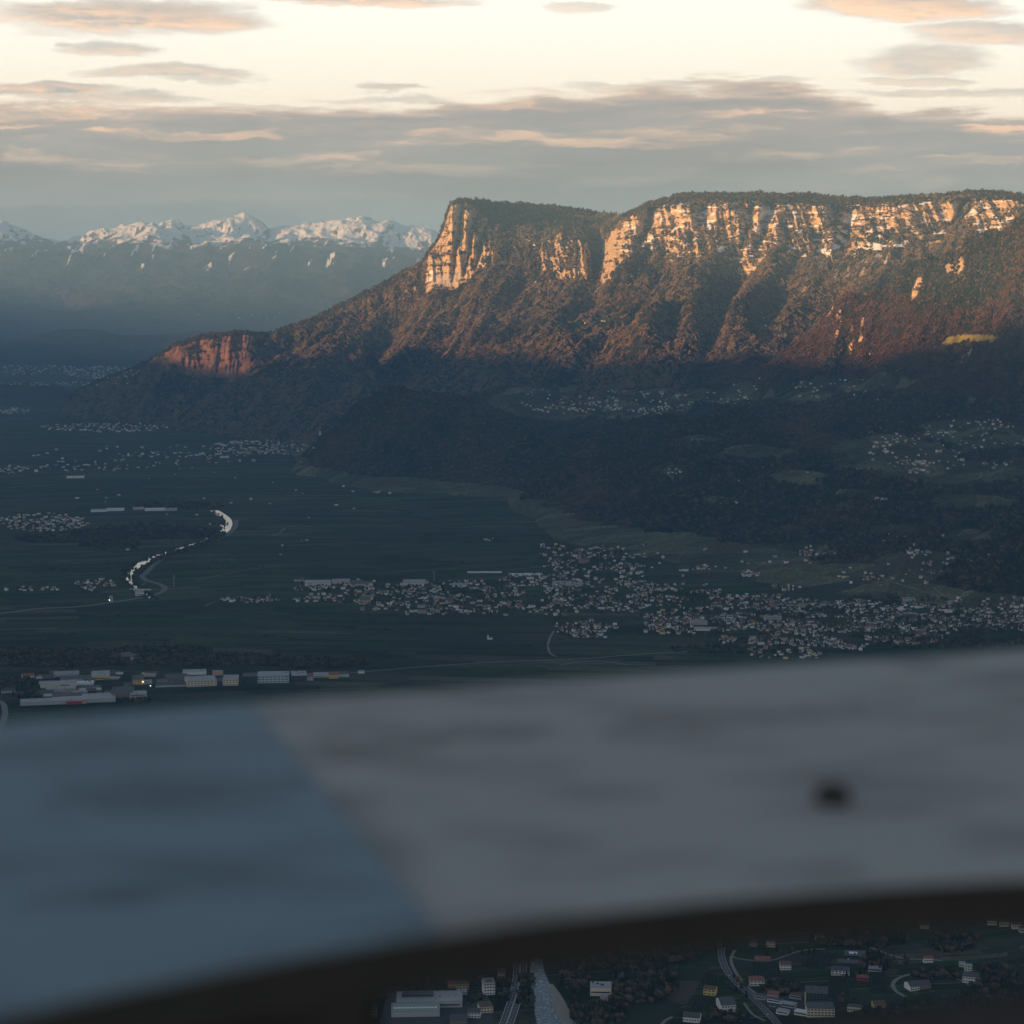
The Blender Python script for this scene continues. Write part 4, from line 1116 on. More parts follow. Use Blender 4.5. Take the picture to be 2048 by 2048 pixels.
def build_villages():
    rng = random.Random(5); spots = []
    for kind, a, b, c, d, n, words in VILLAGES:
        got = []; tries = 0; n = int(n * (1.45 if kind == 'band' else 1.25))
        while len(got) < n and tries < n * 12:
            tries += 1
            if kind == 'band': px, py = rng.uniform(a, b), rng.uniform(c, d)
            else:
                r, t = math.sqrt(rng.random()), rng.uniform(0, 6.283); px, py = a + c * r * math.cos(t), b + d * r * math.sin(t)
            h = hit(px, py)
            if h is None: continue
            if kind == 'band' and pnoise(h[0] / 130, h[1] / 130, 77) + .5 * pnoise(h[0] / 45, h[1] / 45, 78) < -0.16: continue
            sep = 13 if words != 'far' else 10
            if any((h[0] - g[0]) ** 2 + (h[1] - g[1]) ** 2 < sep * sep for g in got): continue
            got.append(h)
            spots.append((h, words))
    TOWN_PTS.extend(h for h, w in spots if w != 'far' and h[1] < 9000)
    near = sorted((i for i in range(len(spots)) if spots[i][1] != 'far'), key=lambda i: spots[i][0][1] + (0 if spots[i][0][2] < 60 else -1500) + 500 * math.sin(i * 12.9))
    chosen = set(near[:255])
    mass = Mass(); n_w = len(WK); made = []
    for i, (h, words) in enumerate(spots):
        far = words == 'far'
        si = rng.choices(range(6), (5, 6, 4, 4, 3, 2))[0]
        wall = rng.choices(WK, (9, 5, 1.2, 1.4, 6, 2))[0]; roof = rng.choices(RK, (7, 8, 4, 1.6, .3))[0]
        if SHAPES[si][4] == 'flat': roof = rng.choice(['pale grey', 'dark grey', 'white'])
        rz = pnoise(h[0] / 400, h[1] / 400, 9) * 2.2 + rng.gauss(0, .25) + (math.pi / 2 if rng.random() < .3 else 0)
        k = rng.uniform(.52, .88) * (1.3 if far and h[1] > 11500 else 1.0)
        if i in chosen:
            mw, mr = house_mesh(si, wall, roof)
            o = thing('house', h, rz, f'{SHAPES[si][5]} {wall} house, {roof} roof, {words}', 'house', 'houses ' + words)
            made.append((o, h[0] / h[1]))
            o.scale = (k, k, k)
            put('walls', mw, o); put('roof', mr, o)
        else:
            L, W, H, R, rt, _ = SHAPES[si]; w, r = house_parts(L, W, H, R, rt)
            mass.add(w, WK.index(wall), h, rz, k); mass.add(r, n_w + RK.index(roof), h, rz, k)
    tell_apart(made)
    me = mesh('town_houses', mass.v, mass.f, list(WALLS.values()) + list(ROOFS.values()), mass.m)
    o = put('town_houses', me); o['kind'] = 'stuff'; o['label'] = 'the many small houses of the far villages and the town'
build_villages()

def frame_at(px0, px1, py1):
    """ground point, width in metres and metres per pixel height under the middle of a pixel span"""
    h = hit((px0 + px1) / 2, py1)
    dep = math.sqrt(h[0] ** 2 + h[1] ** 2 + (CAM_Z - h[2]) ** 2)
    mpp = dep / F
    dip = math.atan2(CAM_Z - h[2], math.hypot(h[0], h[1]))
    return h, (px1 - px0) * mpp, mpp, dip

def block(name, cat, label, px0, px1, py0, py1, h, wall, roof, yaw=0.0, bands=0, cols=0, group=None, roof_type='flat', depth=None, extra=None, band_mat=None):
    """a larger building set on the ground: walls, roof and its rows of windows"""
    p, w, mpp, dip = frame_at(px0, px1, py1)
    D = depth or max(9.0, ((py1 - py0) * mpp - h * math.cos(dip)) / math.sin(dip))
    rz = -math.atan2(p[0], p[1]) + yaw
    o = thing(name, p, rz, label, cat, group)
    wm = WALLS.get(wall) or wall; rm = ROOFS.get(roof) or roof
    L = w
    b = MB(); b.box(-L / 2, L / 2, 0, D, -3, h); r = MB()
    if roof_type == 'gable':
        R = min(5.0, D * .16 + 1.0)
        for x in (-L / 2, L / 2): b.gable_wall(x, 0, D, h, h + R)
        r.gable(-L / 2, L / 2, 0, D, h + .05, h + R + .05, .5, .3)
    elif roof_type == 'hip': r.hip(-L / 2, L / 2, 0, D, h + .02, h + min(4.5, D * .3))
    elif roof_type == 'saw':
        n = max(2, int(L / 11))
        for i in range(n):
            x0 = -L / 2 + L * i / n; x1 = -L / 2 + L * (i + 1) / n
            r.add([(x0, 0, h + .02), (x1, 0, h + .02), (x1, D, h + .02), (x0, D, h + .02), (x0 + .3, 0, h + 2.2), (x0 + .3, D, h + 2.2)], [(0, 1, 4), (3, 5, 2), (0, 4, 5, 3), (4, 1, 2, 5), (0, 3, 2, 1)])
    else:
        r.box(-L / 2 - .25, L / 2 + .25, -.25, D + .25, h + .02, h + .7)
    put('walls', b.mesh('walls', wm), o); ro = put('roof', r.mesh('roof', rm), o)
    if roof_type in ('gable', 'hip') and cat in ('house', 'villa'):
        c = MB(); c.box(-.45, .45, -.45, .45, 0, 3.2); put('chimney', c.mesh('chimney', WALLS['brown']), ro, (L * .22, D * .42, h + 1.2))
    gm = band_mat or GLASS
    if bands and cols:
        fw = L / cols
        bm = MB(); bm.box(-fw * .34, fw * .34, -.18, .1, 0, min(1.7, h / bands * .55)); me = bm.mesh('window', gm)
        for i in range(bands):
            for j in range(cols):
                put('window', me, o, (-L / 2 + fw * (j + .5), 0, h / bands * (i + .35)))
    elif bands:
        bm = MB(); bm.box(-L * .46, L * .46, -.18, .1, 0, min(1.9, h / bands * .5)); me = bm.mesh('window_band', gm)
        for i in range(bands): put('window_band', me, o, (0, 0, h / bands * (i + .38)))
    if roof_type == 'flat' and L > 24 and D > 14:
        rr = random.Random(int(px0 * 7 + py1)); bm = MB(); bm.box(-1.6, 1.6, -1.3, 1.3, 0, 1.7); me = bm.mesh('roof_unit', TRIM if rr.random() < .5 else ROOFS['pale grey'])
        for i in range(rr.randint(1, 4)): put('roof_unit', me, o, (rr.uniform(-.42, .42) * L, rr.uniform(.15, .85) * D, h + .72))
    if extra: extra(o, L, D, h)
    return o

RED = plain('red_shop_front', (0.45, 0.03, 0.04), .6); YEL = plain('yellow_shop_front', (0.70, 0.40, 0.04), .6)
TEAL = plain('pale_teal_cladding', (0.42, 0.50, 0.50), .6); NAVY = plain('dark_navy_cladding', (0.05, 0.06, 0.085), .5); GREENG = plain('dark_green_glass', (0.03, 0.055, 0.055), .25, spec=.5)
PALEG = plain('pale_green_roof', (0.22, 0.27, 0.24), .6)
def industrial():
    G = 'buildings of the industrial estate'
    W = lambda *a, **k: block('warehouse', 'warehouse', *a, group=G, **k)
    W('pale grey hall with a low pitched roof, farthest on the left of the industrial estate', 109, 157, 1344, 1353, 7, 'grey', 'pale grey', roof_type='gable')
    W('thin long grey shed behind the big roofs of the industrial estate', 73, 109, 1350, 1357, 6, 'white', 'dark grey')
    W('wide grey flat hall in the second row of the industrial estate', 124, 184, 1351, 1364, 8, 'grey', 'dark grey', .04)
    W('large grey hall with a yellow left end wall', 83, 152, 1362, 1375, 9, 'cream', 'pale grey', .03)
    W('low white-roofed hall between grey roofs', 152, 187, 1362, 1370, 6, 'white', 'white')
    W('saw-roofed grey works hall in the middle of the estate', 93, 150, 1373, 1385, 8, 'grey', 'pale grey', roof_type='saw')
    W('grey shed with white parapet beside the saw-roofed hall', 159, 202, 1371, 1381, 7, 'white', 'dark grey')
    W('small pale hall with white gable near the road bend', 79, 107, 1380, 1393, 7, 'white', 'dark grey', roof_type='gable')
    W('broad dark-roofed hall with a bright front parapet', 106, 168, 1386, 1399, 8, 'white', 'dark grey')
    W('big pale flat hall in the front row of the estate', 166, 230, 1387, 1405, 9, 'grey', 'pale grey')
    W('very long low pale hall at the near edge of the estate', 43, 134, 1397, 1410, 8, 'grey', 'pale grey', -.03)
    def shop(o, L, D, h):
        b = MB(); b.box(-L / 2, L / 2, -.4, 0, h * .55, h + .9); put('sign_band', b.mesh('sign_band', RED), o)
        b = MB(); b.box(L * .28, L / 2, -.8, -.45, h * .1, h * .8); put('corner_panel', b.mesh('corner_panel', YEL), o)
    W('red-fronted store with a yellow corner at the near edge of the estate', 134, 172, 1397, 1408, 7, RED, 'pale grey', bands=1, extra=shop)
    W('tall windowless brown-grey cube in the front row', 223, 264, 1374, 1396, 16, 'brown', 'dark grey', -.08)
    block('office_building', 'office', 'pale banded office at the right of the brown cube', 261, 293, 1382, 1399, 12, 'cream', 'pale grey', bands=3, group=G)
    W('yellow-trimmed hall with blue-grey roof in the back row', 184, 219, 1342, 1360, 10, 'yellow', 'pale grey', bands=1)
    block('apartment_block', 'apartment block', 'yellowish block of flats in the middle of the industrial estate', 265, 288, 1350, 1370, 14, 'yellow', 'dark grey', bands=4, cols=5, group=G)
    W('low pinkish shed in the back row by the trees', 284, 311, 1345, 1354, 5, 'pink', 'pale grey')
    W('long dark nursery shed behind the brown cube', 312, 372, 1363, 1374, 5, 'grey', 'dark grey', roof_type='saw')
    W('dark-walled hall left of the cream offices', 331, 374, 1348, 1362, 9, 'brown', 'dark grey')
    W('pale metal hall behind the cream offices', 366, 412, 1339, 1350, 9, 'white', 'pale grey')
    block('office_building', 'office', 'left wing of the cream offices with three rows of windows', 375, 433, 1352, 1373, 15, 'cream', 'pale grey', .10, bands=3, cols=9, group=G)
    block('office_building', 'office', 'right wing of the cream offices with a dark stair slot', 446, 476, 1350, 1371, 16, 'cream', 'pale grey', -.04, bands=3, cols=5, group=G)
    block('office_building', 'office', 'dark glazed link between the two cream office wings', 433, 446, 1356, 1371, 11, NAVY, 'dark grey', bands=2, group=G)
    W('pink hall behind the cream offices', 425, 446, 1341, 1351, 12, 'pink', 'pale grey')
    block('office_building', 'office', 'dark green glass box right of the cream offices', 486, 515, 1346, 1367, 18, GREENG, 'dark grey', group=G)
    block('office_building', 'office', 'long pale teal office with two rows of dark windows', 515, 577, 1343, 1366, 19, TEAL, 'pale grey', -.05, bands=3, cols=8, group=G)
    block('office_building', 'office', 'dark navy office under a pale slab roof', 584, 614, 1342, 1363, 15, NAVY, 'pale grey', .04, bands=2, group=G)
    block('apartment_block', 'apartment block', 'small white gabled block with three window rows', 614, 627, 1348, 1361, 10, 'white', 'red', bands=3, cols=3, group=G, roof_type='gable')
    W('low long white building with a window strip', 627, 657, 1345, 1355, 7, 'white', 'pale grey', bands=1)
    block('apartment_block', 'apartment block', 'yellow house with tall white fin on its roof', 658, 677, 1344, 1357, 9, 'yellow', 'red', bands=1, cols=4, group=G, roof_type='gable')
    block('apartment_block', 'apartment block', 'white two-storey block at the right end of the estate', 677, 698, 1343, 1354, 8, 'white', 'dark grey', bands=2, cols=6, group=G)
    W('tiny pale shed right of the last white block', 716, 729, 1341, 1347, 4, 'white', 'pale grey')
    r = random.Random(3); sheds = []
    fill = [(r.uniform(0, 330), r.uniform(1346, 1394)) for _ in range(26)]
    for i, (px, py) in enumerate(fill):
        ww = r.uniform(12, 30)
        wall, roof = r.choice(['grey', 'white', 'brown']), r.choice(['dark grey', 'pale grey', 'brown', 'red'])
        sheds.append((None, px)); o = block('shed', 'shed', f'low {wall} shed, {roof} roof, between the larger halls', px, px + ww, py - 6, py, r.uniform(4, 7), wall, roof, r.gauss(0, .1), group='small sheds of the industrial estate', roof_type=r.choice(['gable', 'flat']), depth=r.uniform(14, 30)); sheds[-1] = (o, px)
    tell_apart(sheds)
    # larger buildings standing out of the town
    T = 'large buildings of the valley town'
    for a in [(610, 662, 1160, 1172, 8, 'white', 'pale grey', 'long pale hall at the left end of the town'), (664, 700, 1158, 1168, 9, 'pink', 'pale grey', 'pinkish hall at the back of the town, left'), (700, 745, 1163, 1172, 7, 'grey', 'dark grey', 'grey hall in the back row of the town'),
              (806, 852, 1159, 1171, 8, 'cream', 'pale grey', 'cream hall with ribbed roof at the back of the town'), (905, 935, 1166, 1174, 6, 'white', 'pale grey', 'white hall at the back edge of the town, middle'), (1105, 1165, 1162, 1172, 7, 'grey', 'pale grey', 'wide grey hall near the upper village'),
              (1018, 1062, 1147, 1152, 5, 'white', 'white', 'thin bright hall at the upper edge of the town'), (1388, 1432, 1254, 1262, 7, 'cream', 'pale grey', 'long cream hall in the right half of the town'), (1050, 1085, 1146, 1150, 4, 'white', 'pale grey', 'low bright sheds by the upper village'), (935, 1003, 1143, 1146, 3, 'white', 'white', 'long thin greenhouse in the fields above the town')]:
        block('warehouse', 'warehouse', a[7], *a[:7], group=T)
    for a in [(719, 741, 1193, 1207, 14, 'cream', 'dark grey', 'tall banded block of flats at the lower left edge of the town', 4), (835, 851, 1208, 1216, 9, 'white', 'red', 'upper white house of the pair below the town', 2), (836, 852, 1219, 1227, 9, 'cream', 'red', 'lower pink-roofed house of the pair below the town', 2),
              (870, 880, 1218, 1225, 9, 'white', 'brown', 'white house right of the pair below the town', 2), (1380, 1414, 1240, 1249, 12, 'white', 'pale grey', 'white block of flats in the right half of the town', 3), (1528, 1562, 1232, 1243, 14, 'white', 'pale grey', 'wide white block with dark balcony rows', 4), (1597, 1614, 1206, 1215, 14, 'cream', 'dark grey', 'cream block of flats near the church tower', 4),
              (1808, 1832, 1226, 1239, 17, 'brown', 'pale grey', 'brown five-storey block at the right of the town', 5), (1806, 1830, 1195, 1204, 12, 'white', 'pale grey', 'pale block with pillared front below the orchards', 3), (1858, 1868, 1232, 1241, 13, 'yellow', 'pink', 'peach block of flats at the right of the town', 4), (1543, 1560, 1203, 1214, 12, 'grey', 'dark grey', 'grey block right of the red brick tower', 3), (1640, 1652, 1205, 1215, 14, 'white', 'brown', 'tall white block above the crowded quarter', 4)]:
        block('apartment_block', 'apartment block', a[7], *a[:5], a[5], a[6] if a[6] in ROOFS else 'red', bands=a[8], group=T)
    # far halls near the river bend
    for i, (x0, x1, y0, y1, wl, rf, lab) in enumerate([(182, 214, 1018, 1024, 'white', 'pale grey', 'small pale hall left of the river bend'), (214, 248, 1016, 1022, 'white', 'white', 'bright white hall left of the river bend'), (266, 288, 1014, 1020, 'grey', 'pale grey', 'narrow grey hall by the river bend'), (290, 330, 1010, 1022, 'white', 'white', 'largest pale hall by the river bend'), (330, 354, 1015, 1022, 'grey', 'pale grey', 'grey hall closest to the river bend'),
              (134, 168, 952, 957, 'cream', 'white', 'lone long cream hall far out on the plain'), (440, 458, 908, 916, 'white', 'pale grey', 'pale hall at the foot of the far mountain'), (69, 76, 934, 944, 'white', 'white', 'small bright tower-like hall on the far plain')]):
        block('warehouse', 'warehouse', lab, x0, x1, y0, y1, 9, wl, rf, group='halls on the far plain', depth=40)
industrial()

# ------------------------------------------------------------------ church towers
SPIRE = plain('green_copper_spire', (0.10, 0.14, 0.13), .7); BRICK = plain('reddish_stone', (0.34, 0.20, 0.17), .85, .2, .4)
def church(px, py, label, wall, h=26, w=6, spire=10, nave=(20, 10, 9), rz=.3, roof='dark grey', rx=1):
    p = hit(px, py); o = thing('church', p, rz, label, 'church')
    wm = WALLS.get(wall) or wall
    b = MB(); b.box(-w / 2, w / 2, -w / 2, w / 2, -3, h); put('tower', b.mesh('tower', wm), o)
    s = w / 2 + .5
    b = MB(); b.add([(-s, -s, h + .02), (s, -s, h + .02), (s, s, h + .02), (-s, s, h + .02), (0, 0, h + spire)], [(0, 1, 4), (1, 2, 4), (2, 3, 4), (3, 0, 4), (3, 2, 1, 0)]); put('spire', b.mesh('spire', ROOFS[roof]), o)
    b = MB(); b.box(-w * .22, w * .22, -w / 2 - .12, -w / 2 + .3, h * .78, h * .9); put('belfry_opening', b.mesh('belfry_opening', TRIM), o)
    L, W, H = nave; x0 = rx * (w / 2 + .1); x1 = x0 + rx * L; x0, x1 = min(x0, x1), max(x0, x1)
    b = MB(); b.box(x0, x1, -W / 2, W / 2, -3, H); b.gable_wall(x0, -W / 2, W / 2, H, H + W * .55); b.gable_wall(x1, -W / 2, W / 2, H, H + W * .55); put('nave', b.mesh('nave', wm), o)
    b = MB(); b.gable(x0, x1, -W / 2, W / 2, H + .05, H + W * .55 + .05); put('nave_roof', b.mesh('nave_roof', ROOFS[roof]), o)
church(1160, 1127, 'tall pinkish church tower over the upper village', BRICK, 42, 8, 14, (30, 13, 12), roof='red')
church(1543, 1214, 'stout reddish stone tower at the back of the crowded quarter', BRICK, 26, 9, 6, (18, 11, 9), roof='dark grey')
church(1577, 1181, 'white hilltop church with a slim tower above the town', 'cream', 22, 5, 9, (20, 9, 8), rx=-1, roof='brown')
church(976, 1279, 'little white chapel with a pointed spire alone in the fields', 'white', 13, 3.4, 8, (11, 7, 6), roof='dark grey')
church(640, 873, 'slim white church tower at the edge of the far village', 'white', 34, 8, 12, (30, 14, 12))
church(309, 723, 'ruined tower on the end of the far ridge', BRICK, 30, 10, 5, (16, 10, 10), roof='red')

# ------------------------------------------------------------------ roads, river, paths
ASPH = plain('asphalt', (0.075, 0.075, 0.078), .85, .2, .08); GRAVEL = plain('gravel_track', (0.22, 0.20, 0.17), .95, .2, .2); PAINT = plain('road_paint', (0.75, 0.75, 0.72), .7)
def water_material(name, foam=0.0):
    m, t = material(name)
    P = t.new('ShaderNodeNewGeometry').outputs['Position']
    n = t.noise(P, 1 / 5.0, 4, .65)
    f = t.smooth(n, .50, .66, 0, foam)
    t.l.new(t.mix(f, (0.035, 0.06, 0.06), (0.55, 0.60, 0.60)), t.b.inputs['Base Color'])
    t.b.inputs['Specular IOR Level'].default_value = 0.5; t.b.inputs['Roughness'].default_value = 0.08 + .3 * foam
    b = t.new('ShaderNodeBump'); b.inputs['Strength'].default_value = .04 + .5 * foam; b.inputs['Distance'].default_value = .3
    t.l.new(n, b.inputs['Height']); t.l.new(b.outputs[0], t.b.inputs['Normal'])
    return m
def smooth_line(pts, n):
    P = np.array(pts, float); t = np.linspace(0, len(P) - 1, n); out = []
    for a in t:
        i = min(int(a), len(P) - 2); f = a - i
        p0, p1, p2, p3 = P[max(i - 1, 0)], P[i], P[i + 1], P[min(i + 2, len(P) - 1)]
        out.append(.5 * (2 * p1 + (p2 - p0) * f + (2 * p0 - 5 * p1 + 4 * p2 - p3) * f * f + (3 * p1 - p0 - 3 * p2 + p3) * f ** 3))
    return np.array(out)
def path_points(pixels, n):
    return smooth_line([hit(x, y) for x, y in pixels], n)
def ribbon(name, pixels, width, mat, lift=.25, n=60, label=None, offs=0.0, parent=None, pts=None):
    c = path_points(pixels, n) if pts is None else pts
    d = np.gradient(c, axis=0); d[:, 2] = 0; d /= np.linalg.norm(d, axis=1, keepdims=True) + 1e-9
    s = np.stack([-d[:, 1], d[:, 0], 0 * d[:, 0]], 1)
    wd = np.interp(np.linspace(0, 1, len(c)), np.linspace(0, 1, len(width)), width) if isinstance(width, (list, tuple)) else np.full(len(c), width)
    L = c + s * (wd[:, None] / 2 + offs); R = c + s * (-wd[:, None] / 2 + offs)
    V = [tuple(p) for p in np.concatenate([L, R])]
    V = [(x, y, z + lift) for x, y, z in V]
    k = len(c); Fc = [(k + i, k + i + 1, i + 1, i) for i in range(k - 1)]
    o = put(name, mesh(name, V, Fc, mat, smooth=True), parent); 
    if not parent: structure(o, label)
    return c
def dashes(road, c, width, offs=0.0, step=9.0, on=3.5, lift=.29):
    """centre line of a road as real paint"""
    seg = np.linalg.norm(np.diff(c, axis=0), axis=1); s = np.concatenate([[0], np.cumsum(seg)]); V, Fc = [], []
    for a in np.arange(0, s[-1] - on, step):
        p = [np.array([np.interp(x, s, c[:, k]) for k in range(3)]) for x in (a, a + on)]
        d = p[1] - p[0]; d[2] = 0; d /= np.linalg.norm(d) + 1e-9; n = np.array([-d[1], d[0], 0])
        o = len(V)
        for q in (p[0] + n * (offs + width / 2), p[0] + n * (offs - width / 2), p[1] + n * (offs - width / 2), p[1] + n * (offs + width / 2)): V.append((q[0], q[1], q[2] + lift))
        Fc.append((o, o + 1, o + 2, o + 3))
    m = put('road_marking', mesh('road_marking', V, Fc, PAINT)); m['kind'] = 'structure'
RIVER = [(395, 1006), (430, 1022), (452, 1040), (450, 1056), (437, 1068), (405, 1084), (360, 1098), (326, 1108), (300, 1118), (276, 1132), (259, 1147), (257, 1160), (266, 1172), (284, 1186), (300, 1196)]
WATER = water_material('calm_river_water')
ribbon('river', RIVER, [30, 46, 52, 40, 34, 34, 36, 40, 36], WATER, .2, 120, 'pale river bending across the orchard plain')
MOTOR = [(472, 1040), (470, 1054), (452, 1070), (412, 1086), (366, 1098), (334, 1112), (310, 1128), (292, 1146), (284, 1153), (296, 1162), (318, 1168), (330, 1177), (318, 1187), (290, 1194), (230, 1204), (150, 1214), (80, 1217), (0, 1227), (-120, 1238)]
c = ribbon('road', MOTOR, 20, plain('pale_road', (0.15, 0.15, 0.15), .85, .15, .05), .3, 140, 'main road following the river')
ribbon('road', [(296, 1162), (280, 1175), (285, 1189)], 11, ASPH, .34, 30, 'road over the river bridge')
for pts, w, lab in (([(1108, 1262), (1100, 1276), (1096, 1292), (1100, 1306), (1112, 1313)], 7, 'pale lane dropping from the town'), ([(700, 1346), (830, 1335), (990, 1324), (1150, 1318), (1290, 1308), (1420, 1301)], 8, 'straight road along the near edge of the plain'),
                    ([(0, 1260), (60, 1258), (120, 1256)], 6, 'field track'), ([(570, 1055), (560, 1065), (545, 1072)], 5, 'field track among the orchards'), ([(990, 1140), (1060, 1136), (1120, 1128)], 6, 'lane to the upper village'),
                    ([(395, 1160), (480, 1142), (560, 1131)], 6, 'straight farm lane'), ([(410, 1212), (425, 1205), (440, 1202)], 6, 'farm lane'), ([(1260, 1330), (1190, 1322), (1120, 1330)], 5, 'farm track'),
                    ([(-30, 1396), (2, 1404), (10, 1420), (8, 1440), (-2, 1462)], 14, 'pale road bend at the left edge')):
    ribbon('road', pts, w, GRAVEL if w < 8 else plain('road_surface', (0.17, 0.17, 0.17), .85, .15, .05), .25, 40, lab)
for pts, w, lab in (([(1830, 1074), (1850, 1064), (1880, 1052), (1935, 1045), (2000, 1046), (2060, 1048)], 9, 'pale track along the grassy hump'), ([(1700, 1000), (1790, 990), (1850, 975), (1900, 965), (1955, 958), (1962, 945)], 7, 'road climbing the hillside'),
                    ([(1790, 1166), (1830, 1178), (1880, 1194), (1900, 1203)], 9, 'straight track down the orchard slope'), ([(1868, 1177), (1885, 1190), (1892, 1202)], 8, 'short track on the orchard slope'), ([(1430, 1056), (1470, 1066), (1505, 1080)], 7, 'forest road on the wooded slope'), ([(1760, 1150), (1775, 1160), (1800, 1168)], 6, 'vineyard track')):
    ribbon('path', pts, w, GRAVEL, .9, 40, lab)
# the near strip below the board
c = ribbon('road', [(1040, 1900), (1040, 1940), (1036, 1975), (1026, 2010), (1008, 2060), (985, 2110)], 21, ASPH, .25, 60, 'dual carriageway beside the torrent')
for off, st, on in ((-9.6, 6, 6.01), (9.6, 6, 6.01), (-.6, 6, 6.01), (.6, 6, 6.01), (-5, 12, 4), (5, 12, 4)): dashes('road', c, .45, off, st, on)
CARRIAGE = c
c = ribbon('road', [(1462, 1868), (1445, 1890), (1443, 1912), (1452, 1938), (1470, 1962), (1494, 1985), (1522, 2012), (1550, 2042), (1580, 2080)], 11, ASPH, .25, 80, 'curving road through the vineyards')
dashes('road', c, .4); dashes('road', c, .3, -5.0, 6, 6.01); dashes('road', c, .3, 5.0, 6, 6.01)
VINEROAD = c
ribbon('path', [(1470, 1900), (1462, 1918), (1470, 1942), (1490, 1968), (1520, 1996)], 5, GRAVEL, .22, 50, 'pale verge track inside the road bend')
for pts, w, lab in (([(1465, 1912), (1480, 1918), (1540, 1921), (1600, 1902), (1650, 1898)], 4, 'pale lane above the vineyards'), ([(1718, 1890), (1740, 1895), (1780, 1910), (1812, 1917), (1850, 1919), (1885, 1921)], 6, 'white track below the bare field'),
                    ([(1840, 1944), (1800, 1955), (1786, 1968), (1792, 1982), (1812, 1994)], 6, 'brown track curving through the meadow'), ([(1890, 1952), (1920, 1960), (1940, 1972)], 4, 'drive to the white villa'), ([(1488, 2006), (1505, 2028), (1530, 2042)], 4, 'path beside the road'), ([(1318, 2056), (1330, 2042), (1345, 2034)], 5, 'pale drive at the lower edge')):
    ribbon('path', pts, w, GRAVEL, .2, 40, lab)
ribbon('river', [(1072, 1915), (1075, 1945), (1084, 1978), (1098, 2012), (1118, 2050), (1140, 2090)], [16, 22, 30, 44, 62, 66], water_material('white_water', .65), .3, 60, 'white torrent running beside the road')
ribbon('gravel_bank', [(1103, 1968), (1112, 1990), (1122, 2016), (1138, 2050)], [3, 14, 22, 12], plain('river_gravel', (0.27, 0.24, 0.20), .95, .35, .25), .42, 30, 'gravel bank in the torrent')

# ------------------------------------------------------------------ fields, vineyards and meadows of the near strip
GREEN1 = plain('meadow_grass', (0.012, 0.022, 0.009), .95, .45, .05); GREEN2 = plain('vineyard_grass', (0.014, 0.023, 0.009), .95, .4, .08); SOIL = plain('bare_soil', (0.062, 0.045, 0.032), .95, .3, .15); YARD = plain('yard_paving', (0.05, 0.05, 0.055), .9, .25, .1)
def plot(name, pixels, mat, lift, label):
    p = [hit(x, y) for x, y in pixels]; n = 14; V, Fc = [], []
    if len(p) == 4:
        for i in range(n + 1):
            for j in range(n + 1):
                a, b = i / n, j / n
                q = [(p[0][k] * (1 - a) + p[1][k] * a) * (1 - b) + (p[3][k] * (1 - a) + p[2][k] * a) * b for k in range(2)]
                V.append((q[0], q[1], float(near_height(np.array(q[0]), np.array(q[1]))) + lift))
        Fc = [(i * (n + 1) + j, (i + 1) * (n + 1) + j, (i + 1) * (n + 1) + j + 1, i * (n + 1) + j + 1) for i in range(n) for j in range(n)]
    o = put(name, mesh(name, V, Fc, mat, smooth=True)); structure(o, label)
plot('field', [(1828, 1914), (1882, 1919), (1880, 1892), (1836, 1897)], SOIL, .10, 'bare brown field')
plot('field', [(1325, 1995), (1372, 2012), (1402, 1962), (1360, 1962)], SOIL, .10, 'bare brown field beside the woods')
plot('field', [(1765, 1945), (1800, 1950), (1795, 1912), (1768, 1918)], SOIL, .08, 'small bare plot')
plot('yard', [(1500, 2000), (1612, 2030), (1612, 1990), (1535, 1978)], YARD, .12, 'paved works yard')
plot('yard', [(755, 2060), (990, 2060), (975, 1985), (775, 1985)], YARD, .12, 'paved yard round the shopping hall')
for q, l in (([(1230, 2046), (1330, 2060), (1420, 1935), (1320, 1925)], 'meadow left of the curving road'), ([(1465, 1950), (1560, 1960), (1560, 1920), (1470, 1918)], 'meadow inside the road bend'), ([(1840, 2040), (2000, 2040), (1960, 1970), (1830, 1990)], 'meadow below the villa'), ([(1960, 1985), (2060, 1980), (2060, 1880), (1960, 1900)], 'meadow at the right edge'), ([(1665, 2010), (1820, 2010), (1790, 1985), (1665, 1985)], 'meadow behind the yellow house')):
    plot('meadow', q, GREEN1, .05, l)
VINE = plain('vine_rows', (0.030, 0.034, 0.018), .95, .4, .6)
def vineyard(quad, step, label, lift=.14):
    """rows of vines as low ragged hedges standing on their plot"""
    plot('vineyard_ground', quad, GREEN2, .09, 'grass under ' + label)
    p = [np.array(hit(x, y)) for x, y in quad]
    nrow = max(3, int(np.linalg.norm(p[1] - p[0]) / step)); V, Fc = [], []
    rng = random.Random(nrow)
    for i in range(nrow):
        a = (i + .5) / nrow
        s, e = p[0] * (1 - a) + p[1] * a, p[3] * (1 - a) + p[2] * a
        d = e - s; L = np.linalg.norm(d[:2]); d = d / L; n = np.array([-d[1], d[0], 0]); m = max(2, int(L / 6))
        o = len(V)
        for k in range(m + 1):
            q = s + d * L * k / m; z = float(near_height(np.array(q[0]), np.array(q[1]))); w = .45 + .35 * rng.random(); h = 1.7 + .9 * rng.random()
            for sx, zz in ((-w, 0), (-w * .8, h), (w * .8, h), (w, 0)): V.append((q[0] + n[0] * sx, q[1] + n[1] * sx, z + zz + .1))
        for k in range(m):
            b = o + 4 * k
            Fc += [(b, b + 1, b + 5, b + 4), (b + 1, b + 2, b + 6, b + 5), (b + 2, b + 3, b + 7, b + 6)]
    o = put('vine_rows', mesh('vine_rows', V, Fc, VINE)); o['kind'] = 'stuff'; o['label'] = label
vineyard([(1600, 1932), (1648, 1940), (1672, 1910), (1628, 1902)], 4.5, 'vine rows left of the dark hotel')
